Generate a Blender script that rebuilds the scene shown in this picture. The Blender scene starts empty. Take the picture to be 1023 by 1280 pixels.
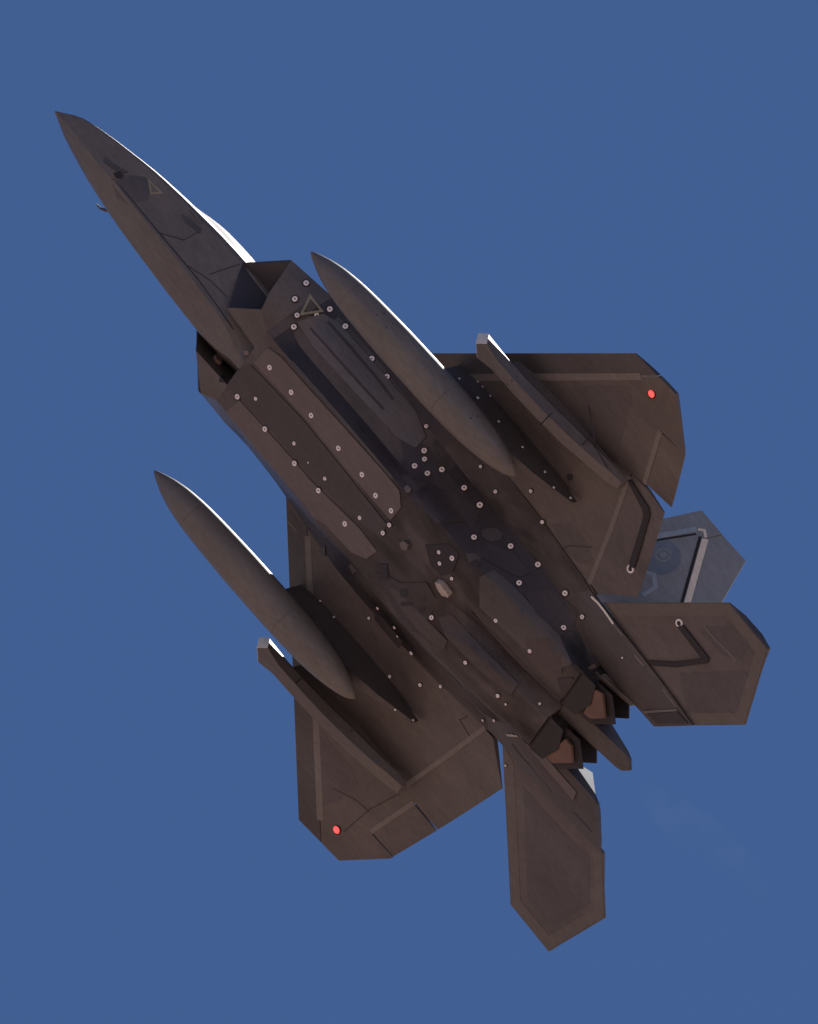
import bpy, bmesh, math, random
from mathutils import Vector, Matrix
from mathutils.bvhtree import BVHTree

random.seed(4)
SC = bpy.context.scene
COL = SC.collection

# ------------------------------------------------------------------ camera
ELEV = math.radians(36.0)          # how steeply the photographer looks up
DIST = 1500.0                      # distance to the aircraft, metres
PPM = 65.2629                      # photo pixels per metre at the aircraft (photo 1023 px wide)
cam_d = bpy.data.cameras.new('camera')
cam = bpy.data.objects.new('camera', cam_d)
COL.objects.link(cam)
cam.location = (0, 0, 1.7)
cam.rotation_euler = (math.pi / 2 + ELEV, 0, 0)
cam_d.sensor_fit = 'HORIZONTAL'
cam_d.sensor_width = 36.0
cam_d.lens = 36.0 * PPM * DIST / 1023.0
cam_d.clip_start = 1.0
cam_d.clip_end = 200000.0
SC.camera = cam

# ------------------------------------------------ attitude of the aircraft
# body axes: X aft from the nose tip, Y to starboard, Z up through the back
R1 = Vector((37.86123, -31.00125, 43.18210)) / PPM     # to the right as seen
R2 = Vector((47.80953, 43.03470, -11.02304)) / PPM     # downwards as seen
R3 = R1.cross(R2)                                      # away from the viewer
W_RIGHT = Vector((1, 0, 0))
W_UP = Vector((0, -math.sin(ELEV), math.cos(ELEV)))
W_FWD = Vector((0, math.cos(ELEV), math.sin(ELEV)))
ROT = Matrix([[R1[j] * W_RIGHT[i] - R2[j] * W_UP[i] + R3[j] * W_FWD[i] for j in range(3)] for i in range(3)])
REF = Vector((10.892, -0.307, 0.5))                    # body point on the optical axis
ORIGIN = Vector(cam.location) + W_FWD * DIST - ROT @ REF

def body_matrix(p):
    return Matrix.Translation(ORIGIN + ROT @ Vector(p)) @ ROT.to_4x4()

# --------------------------------------------------------------- sun and sky
SUN_BODY = Vector((-0.34, 0.14, 0.93)).normalized()    # sun stands above the aircraft's back
SUN = (ROT @ SUN_BODY).normalized()
sun_d = bpy.data.lights.new('sun', 'SUN')
sun_d.energy = 2.4
sun_d.angle = math.radians(0.53)
sun_d.color = (1.0, 0.95, 0.88)
sun = bpy.data.objects.new('sun', sun_d)
COL.objects.link(sun)
sun.rotation_euler = SUN.to_track_quat('Z', 'Y').to_euler()
sun.location = (0, 0, 50)

world = bpy.data.worlds.new('World')
SC.world = world
world.use_nodes = True
wn = world.node_tree.nodes
wl = world.node_tree.links
sky = wn.new('ShaderNodeTexSky')
sky.sky_type = 'NISHITA'
sky.sun_disc = False
sky.sun_elevation = math.asin(SUN.z)
sky.sun_rotation = math.atan2(SUN.x, SUN.y)
sky.altitude = 5000.0
sky.air_density = 0.9
sky.dust_density = 0.05
sky.ozone_density = 8.0
wl.new(sky.outputs[0], wn['Background'].inputs[0])
wn['Background'].inputs[1].default_value = 0.056

SC.view_settings.view_transform = 'Standard'
SC.view_settings.look = 'None'
SC.view_settings.gamma = 1.0
SC.view_settings.use_curve_mapping = False
SC.view_settings.exposure = 0.85
SC.cycles.max_bounces = 6

# ------------------------------------------------------------------ materials
def mat(name, col, rough=0.5, metal=0.0, var=0.25, scale=1.3, stretch=(0.35, 1, 1), bump=0.0, emit=None, fine=0.10, spec=0.5, coat=0.0, soot=None):
    m = bpy.data.materials.new(name)
    m.use_nodes = True
    n = m.node_tree.nodes; l = m.node_tree.links
    b = n['Principled BSDF']
    b.inputs['Roughness'].default_value = rough
    b.inputs['Metallic'].default_value = metal
    b.inputs['Specular IOR Level'].default_value = spec
    if coat:
        b.inputs['Coat Weight'].default_value = coat; b.inputs['Coat Roughness'].default_value = 0.42
    tc = n.new('ShaderNodeTexCoord')
    mp = n.new('ShaderNodeMapping'); mp.inputs['Scale'].default_value = stretch
    l.new(tc.outputs['Object'], mp.inputs[0])
    nz = n.new('ShaderNodeTexNoise'); nz.inputs['Scale'].default_value = scale; nz.inputs['Detail'].default_value = 7; nz.inputs['Roughness'].default_value = 0.62
    l.new(mp.outputs[0], nz.inputs['Vector'])
    nf = n.new('ShaderNodeTexNoise'); nf.inputs['Scale'].default_value = 14; nf.inputs['Detail'].default_value = 5
    l.new(mp.outputs[0], nf.inputs['Vector'])
    mr = n.new('ShaderNodeMapRange'); mr.inputs['From Min'].default_value = 0.3; mr.inputs['From Max'].default_value = 0.7
    mr.inputs['To Min'].default_value = 1 - var; mr.inputs['To Max'].default_value = 1 + var
    l.new(nz.outputs[0], mr.inputs[0])
    mf = n.new('ShaderNodeMapRange'); mf.inputs['From Min'].default_value = 0.3; mf.inputs['From Max'].default_value = 0.7
    mf.inputs['To Min'].default_value = 1 - fine; mf.inputs['To Max'].default_value = 1 + fine
    l.new(nf.outputs[0], mf.inputs[0])
    mu = n.new('ShaderNodeMath'); mu.operation = 'MULTIPLY'
    l.new(mr.outputs[0], mu.inputs[0]); l.new(mf.outputs[0], mu.inputs[1])
    if soot:      # grime that builds up towards the engines, with its own blotchy shape
        sx = n.new('ShaderNodeSeparateXYZ'); l.new(tc.outputs['Object'], sx.inputs[0])
        rm = n.new('ShaderNodeMapRange'); rm.interpolation_type = 'SMOOTHSTEP'
        rm.inputs['From Min'].default_value = soot[0]; rm.inputs['From Max'].default_value = soot[1]
        l.new(sx.outputs[0], rm.inputs[0])
        sn = n.new('ShaderNodeTexNoise'); sn.inputs['Scale'].default_value = 1.1; sn.inputs['Detail'].default_value = 5; sn.inputs['Distortion'].default_value = 0.6
        l.new(mp.outputs[0], sn.inputs['Vector'])
        sr = n.new('ShaderNodeMapRange'); sr.inputs['From Min'].default_value = 0.40; sr.inputs['From Max'].default_value = 0.60
        sr.inputs['To Min'].default_value = 0.15; sr.inputs['To Max'].default_value = 1.0
        l.new(sn.outputs[0], sr.inputs[0])
        sm = n.new('ShaderNodeMath'); sm.operation = 'MULTIPLY'; l.new(rm.outputs[0], sm.inputs[0]); l.new(sr.outputs[0], sm.inputs[1])
        si = n.new('ShaderNodeMath'); si.operation = 'MULTIPLY_ADD'; si.inputs[1].default_value = -soot[2]; si.inputs[2].default_value = 1.0
        l.new(sm.outputs[0], si.inputs[0])
        m2 = n.new('ShaderNodeMath'); m2.operation = 'MULTIPLY'; l.new(mu.outputs[0], m2.inputs[0]); l.new(si.outputs[0], m2.inputs[1])
        mu = m2
    vm = n.new('ShaderNodeVectorMath'); vm.operation = 'SCALE'
    vm.inputs[0].default_value = col
    l.new(mu.outputs[0], vm.inputs['Scale'])
    l.new(vm.outputs[0], b.inputs['Base Color'])
    rr = n.new('ShaderNodeMapRange'); rr.inputs['From Min'].default_value = 0.3; rr.inputs['From Max'].default_value = 0.7
    rr.inputs['To Min'].default_value = max(0.05, rough - 0.08); rr.inputs['To Max'].default_value = min(1, rough + 0.08)
    l.new(nz.outputs[0], rr.inputs[0]); l.new(rr.outputs[0], b.inputs['Roughness'])
    if bump:
        bp = n.new('ShaderNodeBump'); bp.inputs['Strength'].default_value = bump; bp.inputs['Distance'].default_value = 0.02
        l.new(nz.outputs[0], bp.inputs['Height']); l.new(bp.outputs[0], b.inputs['Normal'])
    if emit:
        b.inputs['Emission Color'].default_value = (*emit[0], 1); b.inputs['Emission Strength'].default_value = emit[1]
    return m

M_GREY = mat('grey_paint', (0.124, 0.111, 0.102), 0.48, 0.35)
M_DARK = mat('dark_grey_paint', (0.088, 0.083, 0.083), 0.48, 0.35)
M_BELLY = mat('belly_paint', (0.095, 0.086, 0.085), 0.5, 0.35, var=0.34, scale=2.0, soot=(9.3, 11.8, 0.78))
M_DUCT = mat('duct_paint', (0.065, 0.062, 0.07), 0.5, 0.3, var=0.15)
M_NOSE = mat('nose_paint', (0.142, 0.136, 0.124), 0.5, 0.2, var=0.22, scale=1.6)
M_SOOT = mat('sooty_dark_paint', (0.05, 0.046, 0.052), 0.5, 0.35, var=0.3)  # dark tone standing in for groove shade, also used on darker flank faces
M_LIGHT = mat('light_grey_paint', (0.150, 0.137, 0.128), 0.5, 0.35, var=0.15)
M_DOOR = mat('door_paint', (0.140, 0.125, 0.118), 0.5, 0.35, var=0.14)
M_EDGE = mat('edge_coating', (0.135, 0.122, 0.105), 0.55, 0.1, var=0.12)
M_SEAL = mat('seal_strip', (0.175, 0.16, 0.145), 0.55, 0.1, var=0.15)
M_TAPE = mat('dark_tape', (0.022, 0.02, 0.022), 0.6, 0.0, var=0.15)
M_FIN = mat('fin_blue_grey', (0.25, 0.295, 0.335), 0.6, 0.0, var=0.12)
M_FINMARK = mat('fin_dark_marking', (0.18, 0.235, 0.30), 0.5, 0.1, var=0.12)
M_FINCODE = mat('fin_light_marking', (0.34, 0.44, 0.52), 0.5, 0.1, var=0.12)
M_PALE = mat('pale_strip', (0.82, 0.82, 0.72), 0.5, 0.0, var=0.08)
M_TANK = mat('tank_paint', (0.172, 0.166, 0.152), 0.52, 0.28, var=0.14, spec=0.2)
M_POD = mat('pod_paint', (0.125, 0.117, 0.11), 0.52, 0.18, var=0.16)
M_CAP = mat('fastener_cap', (0.88, 0.865, 0.87), 0.6, 0.0, var=0.1)
M_CAPMID = mat('fastener_centre', (0.12,0.11,0.11), 0.6, 0.0, var=0.1)
M_CAPRIM = mat('fastener_seat', (0.025,0.022,0.022), 0.7, 0.0, var=0.1)
M_VOID = mat('duct_black', (0.02, 0.02, 0.022), 0.7, 0.0, var=0.1)
M_NOZ = mat('nozzle_dark_metal', (0.02, 0.019, 0.023), 0.6, 0.0, var=0.25)
M_HOT = mat('heat_tinted_metal', (0.15, 0.095, 0.075), 0.55, 0.2, var=0.25)
M_GLASS = mat('canopy_coating', (0.42, 0.41, 0.40), 0.6, 0.0, var=0.03, spec=0.1)
M_RED = mat('red_lens', (0.75, 0.06, 0.05), 0.25, 0.0, var=0.05, emit=((1.0, 0.07, 0.06), 1.0))
M_MARK = mat('warning_marking', (0.26, 0.25, 0.18), 0.6, 0.0, var=0.15)
M_GROUND = mat('desert_soil', (0.45, 0.292, 0.228), 0.95, 0.0, var=0.25, scale=0.004, stretch=(1, 1, 1), spec=0.2)

# ------------------------------------------------------------------ helpers
def link(name, me, mats, parent=None, smooth=35):
    for m in (mats if isinstance(mats, (list, tuple)) else [mats]):
        me.materials.append(m)
    if smooth:
        me.polygons.foreach_set('use_smooth', [True] * len(me.polygons))
        me.set_sharp_from_angle(angle=math.radians(smooth))
    me.update()
    o = bpy.data.objects.new(name, me)
    COL.objects.link(o)
    if parent is not None:
        o.parent = parent
    return o

def bm_obj(name, bm, mats, parent=None, smooth=35, fix=True):
    if fix:
        bmesh.ops.recalc_face_normals(bm, faces=bm.faces)
    me = bpy.data.meshes.new(name)
    bm.to_mesh(me); bm.free()
    return link(name, me, mats, parent, smooth)

def hermite(xs, ys, x):
    n = len(xs)
    if x <= xs[0]: return ys[0]
    if x >= xs[-1]: return ys[-1]
    i = 0
    while x > xs[i + 1]: i += 1
    h = xs[i + 1] - xs[i]
    d = [(ys[k + 1] - ys[k]) / (xs[k + 1] - xs[k]) for k in range(n - 1)]
    def sl(k):
        if k == 0: return d[0]
        if k == n - 1: return d[-1]
        if d[k - 1] * d[k] <= 0: return 0.0
        return 2 * d[k - 1] * d[k] / (d[k - 1] + d[k])
    t = (x - xs[i]) / h
    return ((1 + 2 * t) * (1 - t) ** 2 * ys[i] + t * (1 - t) ** 2 * h * sl(i) + t * t * (3 - 2 * t) * ys[i + 1] + t * t * (t - 1) * h * sl(i + 1))

def half_loft(stations, step=0.25, sub=1):
    """stations: list of (x, [(y, z) from bottom centre to top centre]); mirrored to a closed skin."""
    xs = [s[0] for s in stations]; n = len(stations[0][1])
    X = []
    for a, b in zip(xs[:-1], xs[1:]):
        k = max(1, int(round((b - a) / step)))
        X += [a + (b - a) * i / k for i in range(k)]
    X.append(xs[-1])
    bm = bmesh.new(); rings = []
    for x in X:
        half = [(hermite(xs, [s[1][j][0] for s in stations], x), hermite(xs, [s[1][j][1] for s in stations], x)) for j in range(n)]
        ring = [bm.verts.new((x, y, z)) for y, z in half]
        ring += [bm.verts.new((x, -y, z)) for y, z in reversed(half[1:-1])]
        rings.append(ring)
    m = len(rings[0])
    for a, b in zip(rings[:-1], rings[1:]):
        for j in range(m):
            bm.faces.new((a[j], a[(j + 1) % m], b[(j + 1) % m], b[j]))
    bm.faces.new(rings[0]); bm.faces.new(rings[-1][::-1])
    bmesh.ops.remove_doubles(bm, verts=bm.verts, dist=1e-5)
    return bm

def plate(poly, zl, th, cuts_x=(), cuts_y=(), sgn=1):
    """Solid plate from an (x, y) outline: lower side zl(x, y), thickness th(x, y); outline given for starboard, sgn=-1 mirrors."""
    bm = bmesh.new()
    vs = [bm.verts.new((x, y, 0)) for x, y in poly]
    bm.faces.new(vs)
    for c in cuts_x:
        bmesh.ops.bisect_plane(bm, geom=bm.verts[:] + bm.edges[:] + bm.faces[:], plane_co=(c, 0, 0), plane_no=(1, 0, 0), dist=1e-4)
    for c in cuts_y:
        bmesh.ops.bisect_plane(bm, geom=bm.verts[:] + bm.edges[:] + bm.faces[:], plane_co=(0, c, 0), plane_no=(0, 1, 0), dist=1e-4)
    low = bm.verts[:]; faces = bm.faces[:]; edges = [e for e in bm.edges if e.is_boundary]
    up = {}
    for v in low:
        x, y = v.co.x, v.co.y
        z = zl(x, y)
        up[v] = bm.verts.new((x, y, z + th(x, y)))
        v.co.z = z
    for f in faces:
        bm.faces.new([up[v] for v in f.verts][::-1])
    for e in edges:
        a, b = e.verts
        bm.faces.new((a, b, up[b], up[a]))
    if sgn < 0:
        for v in bm.verts: v.co.y *= -1
    bmesh.ops.recalc_face_normals(bm, faces=bm.faces)
    return bm

def inset(poly, d):
    """Inset of a convex polygon by d (d may be a list, one per edge)."""
    n = len(poly)
    area = sum(poly[i][0] * poly[(i + 1) % n][1] - poly[(i + 1) % n][0] * poly[i][1] for i in range(n))
    s = 1 if area > 0 else -1
    ds = d if isinstance(d, (list, tuple)) else [d] * n
    L = []
    for i in range(n):
        a = Vector(poly[i]); b = Vector(poly[(i + 1) % n]); t = (b - a).normalized()
        nn = Vector((-t.y, t.x)) * s
        L.append((a + nn * ds[i], t))
    out = []
    for i in range(n):
        p, t = L[i - 1]; q, u = L[i]
        den = t.x * u.y - t.y * u.x
        k = ((q.x - p.x) * u.y - (q.y - p.y) * u.x) / den if abs(den) > 1e-9 else 0
        out.append((p.x + t.x * k, p.y + t.y * k))
    return out

def band(poly, d0, d1, z, h, sgn=1, edges=None):
    """Raised border strip between two insets of an outline, on the under side of height z(x, y)."""
    a = inset(poly, d0); b = inset(poly, d1); n = len(poly)
    bm = bmesh.new()
    for i in range(n):
        if edges is not None and i not in edges: continue
        j = (i + 1) % n
        q = [a[i], a[j], b[j], b[i]]
        lo = [bm.verts.new((x, y * sgn, z(x, y) - h)) for x, y in q]
        hi = [bm.verts.new((x, y * sgn, z(x, y) + 0.004)) for x, y in q]
        bm.faces.new(lo); bm.faces.new(hi[::-1])
        for k in range(4):
            bm.faces.new((lo[k], hi[k], hi[(k + 1) % 4], lo[(k + 1) % 4]))
    return bm

def strip_xy(pts, w, z, h, sgn=1):
    """Thin raised strip along an (x, y) polyline on an under side z(x, y)."""
    bm = bmesh.new()
    P = [Vector(p) for p in pts]
    L = []; Rr = []
    for i, p in enumerate(P):
        t = ((P[min(i + 1, len(P) - 1)] - p).normalized() + (p - P[max(i - 1, 0)]).normalized())
        t.normalize(); nn = Vector((-t.y, t.x))
        if 0 < i < len(P) - 1:
            c = t.dot((P[i + 1] - p).normalized()); nn /= max(c, 0.4)
        L.append(p + nn * w / 2); Rr.append(p - nn * w / 2)
    def V(p, dz): return bm.verts.new((p.x, p.y * sgn, z(p.x, p.y) + dz))
    lo = [(V(a, -h), V(b, -h)) for a, b in zip(L, Rr)]
    hi = [(V(a, 0.003), V(b, 0.003)) for a, b in zip(L, Rr)]
    for i in range(len(P) - 1):
        bm.faces.new((lo[i][0], lo[i + 1][0], lo[i + 1][1], lo[i][1]))
        for s in (0, 1):
            bm.faces.new((lo[i][s], hi[i][s], hi[i + 1][s], lo[i + 1][s]))
    bm.faces.new((lo[0][0], lo[0][1], hi[0][1], hi[0][0])); bm.faces.new((lo[-1][0], lo[-1][1], hi[-1][1], hi[-1][0]))
    return bm

def solid(name, pts, faces, mats, parent, smooth=None):
    bm = bmesh.new()
    v = [bm.verts.new(p) for p in pts]
    for f in faces: bm.faces.new([v[i] for i in f])
    return bm_obj(name, bm, mats, parent, smooth)

def skin(rings, close=True, caps=True):
    bm = bmesh.new()
    R = [[bm.verts.new(p) for p in r] for r in rings]
    n = len(R[0])
    for a, b in zip(R[:-1], R[1:]):
        for j in range(n if close else n - 1):
            bm.faces.new((a[j], a[(j + 1) % n], b[(j + 1) % n], b[j]))
    if caps:
        bm.faces.new(R[0]); bm.faces.new(R[-1][::-1])
    bmesh.ops.remove_doubles(bm, verts=bm.verts, dist=1e-5)
    return bm

def flip(p, s): return (p[0], p[1] * s, p[2])

def thing(name, label, cat, base, group=None):
    o = bpy.data.objects.new(name, None)
    COL.objects.link(o)
    o.empty_display_size = 0.5
    o.matrix_world = body_matrix(base)
    o['label'] = label; o['category'] = cat
    if group: o['group'] = group
    return o

# -------------------------------------------------------------------- ground
bm = bmesh.new()
N = 64
c = bm.verts.new((0, 0, 0)); prev = None
for rad in (40, 400, 4000, 20000, 60000):
    ring = [bm.verts.new((rad * math.cos(2 * math.pi * i / N), rad * math.sin(2 * math.pi * i / N), 0)) for i in range(N)]
    for i in range(N):
        j = (i + 1) % N
        if prev is None: bm.faces.new((c, ring[i], ring[j]))
        else: bm.faces.new((prev[i], ring[i], ring[j], prev[j]))
    prev = ring
g = bm_obj('ground', bm, M_GROUND, None, None)
g['kind'] = 'structure'; g['label'] = 'flat tan desert ground far below the jet'

# ================================================================== AIRCRAFT
JET = thing('fighter_jet', 'dark grey twin-tailed fighter jet banking overhead, seen from below', 'fighter jet', (0, 0, 0))

# ---- forebody
def fore(x, w, zc, zb, wb, zt):
    # keel, bottom edge, lower side, below chine, chine, above chine, shoulder, top
    return (x, [(0, zb), (wb * 0.55, zb + 0.004), (wb, zb + 0.012), ((wb + w) / 2 + 0.01, zb + 0.45 * (zc - zb)), (w - 0.02 * w, zc - 0.10 * (zc - zb)), (w, zc),
                (w * 0.955, zc + 0.22 * (zt - zc)), (w * 0.72, zc + 0.76 * (zt - zc)), (w * 0.36, zc + 0.95 * (zt - zc)), (0, zt)])
FORE = [
    (0.0, [(0, -0.012), (0.004, -0.012), (0.008, -0.01), (0.01, -0.006), (0.012, 0), (0.012, 0.004), (0.01, 0.008), (0.006, 0.011), (0.003, 0.012), (0, 0.012)]),
    fore(0.5, 0.325, 0.13, -0.10, 0.10, 0.23),
    fore(1.0, 0.48, 0.18, -0.17, 0.16, 0.36),
    fore(1.5, 0.60, 0.225, -0.225, 0.21, 0.47),
    fore(2.5, 0.775, 0.335, -0.29, 0.28, 0.70),
    fore(3.5, 0.86, 0.44, -0.325, 0.32, 0.95),
    fore(4.5, 0.925, 0.52, -0.345, 0.34, 1.02),
    fore(5.2, 0.95, 0.54, -0.35, 0.33, 1.12),
    fore(5.9, 0.93, 0.57, -0.355, 0.25, 1.25),
    fore(6.35, 0.93, 0.62, -0.36, 0.12, 1.3),
    fore(7.4, 0.9, 0.75, -0.30, 0.10, 1.36),
]
forebody = bm_obj('forebody', half_loft(FORE, 0.16), M_NOSE, JET, 16)

# ---- canopy
CAN = []
for x, w, zb, zt in ((2.35, 0.02, 0.60, 0.61), (2.7, 0.48, 0.56, 0.90), (3.2, 0.64, 0.58, 1.22), (3.9, 0.72, 0.66, 1.47), (4.6, 0.74, 0.76, 1.53), (5.3, 0.74, 0.84, 1.54), (6.2, 0.64, .95, 1.5), (7.2, 0.40, 1.1, 1.41)):
    CAN.append((x, [(0, zb - 0.05), (w * 0.6, zb - 0.03), (w, zb + 0.02), (w * 0.86, zb + 0.45 * (zt - zb)), (w * 0.64, zb + 0.78 * (zt - zb)), (w * 0.34, zb + 0.95 * (zt - zb)), (0, zt)]))
bm_obj('canopy', half_loft(CAN, 0.2), M_GLASS, JET, 60)

# ---- centre fuselage
FUS = [
    (6.60, [(0, -.385), (.55, -.385), (1.0, -.37), (1.10, -.28), (1.40, .0), (1.70, .28), (1.88, .50), (1.945, .655), (1.5, .95), (.8, 1.22), (0, 1.33)]),
    (7.20, [(0, -.350), (.58, -.350), (1.0, -.335), (1.075, -.22), (1.16, -.04), (1.52, .22), (1.86, .58), (2.00, .755), (1.5, 1.03), (.8, 1.29), (0, 1.39)]),
    (8.20, [(0, -.295), (.60, -.295), (1.02, -.280), (1.09, -.16), (1.16, .02), (1.50, .27), (1.88, .66), (2.10, .86), (1.5, 1.15), (.8, 1.38), (0, 1.45)]),
    (9.20, [(0, -.245), (.62, -.245), (1.04, -.230), (1.11, -.11), (1.17, .07), (1.48, .31), (1.86, .68), (2.22, .885), (1.6, 1.3), (.8, 1.47), (0, 1.52)]),
    (10.2, [(0, -.195), (.64, -.195), (1.06, -.180), (1.12, -.06), (1.17, .12), (1.42, .36), (1.78, .72), (2.30, .93), (1.7, 1.4), (.9, 1.56), (0, 1.6)]),
    (11.2, [(0, -.145), (.64, -.145), (1.04, -.130), (1.16, -.06), (1.28, .14), (1.38, .35), (1.72, .79), (2.32, .995), (1.8, 1.5), (.9, 1.65), (0, 1.68)]),
    (12.2, [(0, -.060), (.60, -.080), (1.04, -.060), (1.15, .0), (1.26, .18), (1.36, .38), (1.70, .84), (2.30, 1.06), (1.8, 1.55), (.9, 1.7), (0, 1.74)]),
    (13.0, [(0, .20), (.48, .0), (1.02, .02), (1.13, .08), (1.25, .26), (1.36, .46), (1.68, .90), (2.25, 1.11), (1.8, 1.6), (.9, 1.75), (0, 1.78)]),
    (13.8, [(0, .48), (.32, .14), (1.0, .16), (1.12, .22), (1.24, .40), (1.35, .58), (1.62, .97), (2.15, 1.16), (1.75, 1.65), (.9, 1.8), (0, 1.8)]),
    (14.6, [(0, .60), (.26, .30), (1.0, .32), (1.10, .38), (1.20, .54), (1.29, .70), (1.50, 1.0), (2.05, 1.2), (1.7, 1.66), (.9, 1.8), (0, 1.8)]),
    (15.3, [(0, .72), (.24, .48), (1.0, .50), (1.07, .55), (1.13, .66), (1.18, .78), (1.25, 1.02), (1.5, 1.25), (1.5, 1.66), (.9, 1.78), (0, 1.78)]),
    (15.8, [(0, .84), (.24, .60), (1.0, .62), (1.04, .66), (1.07, .74), (1.09, .84), (1.12, 1.04), (1.2, 1.3), (1.2, 1.64), (.9, 1.72), (0, 1.72)]),
]
fuse = bm_obj('centre_fuselage', half_loft(FUS, 0.2), [M_BELLY, M_VOID, M_SOOT], JET, 24)
for p in fuse.data.polygons:
    if abs(p.normal.x) > 0.95 and (p.center.x < 6.7 or p.center.x > 15.7):
        p.material_index = 1
    else:
        ay, x, z = abs(p.center.y), p.center.x, p.center.z
        if (1.03 < ay < 1.17 and 6.9 < x < 11.2 and z < .12) or (10.9 < x < 15.0 and 1.12 < ay < 1.75 and z < 1.0):  # groove faces coloured dark as recess shade; aft flank faces simply darker
            p.material_index = 2
        if 6.9 < x < 10.6 and ay > 1.70 and z < .9 and p.normal.z < .2:  # darker colour in place of the sky's reflection below the chine
            p.material_index = 2

# ---- intakes
def lerp(a, b, t): return tuple(a[i] + (b[i] - a[i]) * t for i in range(3))
for s in (-1, 1):
    outer0 = [(4.90, .90, .50), (5.71, 1.885, .492), (5.76, 1.825, .42), (5.88, 1.66, .20), (6.02, 1.44, -.08), (6.17, 1.285, -.27), (6.22, 1.22, -.345), (5.62, .62, -.395)]
    outer1 = [(6.6, .90, .70), (6.6, 1.945, .655), (6.6, 1.88, .50), (6.6, 1.70, .28), (6.6, 1.40, .0), (6.6, 1.10, -.28), (6.6, 1.0, -.37), (6.6, .55, -.385)]
    ctr0 = Vector((0, 1.3, .08))
    def shrink(p, k=0.055):
        v = Vector((0, p[1], p[2])) - ctr0
        q = ctr0 + v * (1 - k / v.length)
        return (p[0] + 0.02, q.y, q.z)
    inner0 = [shrink(p) for p in outer0]; inner1 = [(6.58, shrink(p)[1], shrink(p)[2]) for p in outer1]
    bm = bmesh.new()
    def addring(r): return [bm.verts.new(flip(p, s)) for p in r]
    mid = [lerp(a, b, .5) for a, b in zip(outer0, outer1)]
    R = [addring(inner1), addring(inner0), addring(outer0), addring(mid), addring(outer1)]
    n = len(outer0)
    for k, (a, b) in enumerate(zip(R[:-1], R[1:])):
        for j in range(n):
            f = bm.faces.new((a[j], a[(j + 1) % n], b[(j + 1) % n], b[j]))
            f.material_index = 2 if k == 0 else 0
    f = bm.faces.new(R[0]); f.material_index = 1
    bm_obj('intake', bm, [M_GREY, M_VOID, M_DUCT], JET, 20)

# ---- wings
def xle(y): return 8.36 + 0.8985 * (y - 2.0)
def xte(y): return 14.54 + (5.922 - y) * 0.317
def wz(x, y):
    k = 0.065 + (0.17 - 0.065) * max(0, (y - 2)) / 4.78
    z0 = 0.82 + 0.02 * (y - 2) / 4.78
    return z0 + k * (x - xle(y))
def wth(x, y):
    u = min(1, max(0, (x - xle(y)) / (xte(y) - xle(y))))
    return 0.022 + (0.30 - 0.045 * (y - 2)) * (math.sin(math.pi * u) ** 0.9) * (1.15 - 0.4 * u)
XF = 0.63                                   # chord of the leading edge flap
FL = [(14.54, 2.10), (13.90, 4.50)]         # flaperon hinge, inner and outer end
AL = [(14.235, 4.63), (13.905, 5.83)]       # aileron hinge
tipB = (12.659, 6.783); tipC = (13.773, 6.787); tipD = (14.54, 5.922); teE = (15.53, 2.80)
def on_te(y): return (xte(y), y)
cx = [9 + 0.5 * i for i in range(13)]; cy = [1.2 + 0.5 * i for i in range(12)]
nav_pt = (13.358, 6.342)
WINGS = {}
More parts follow.
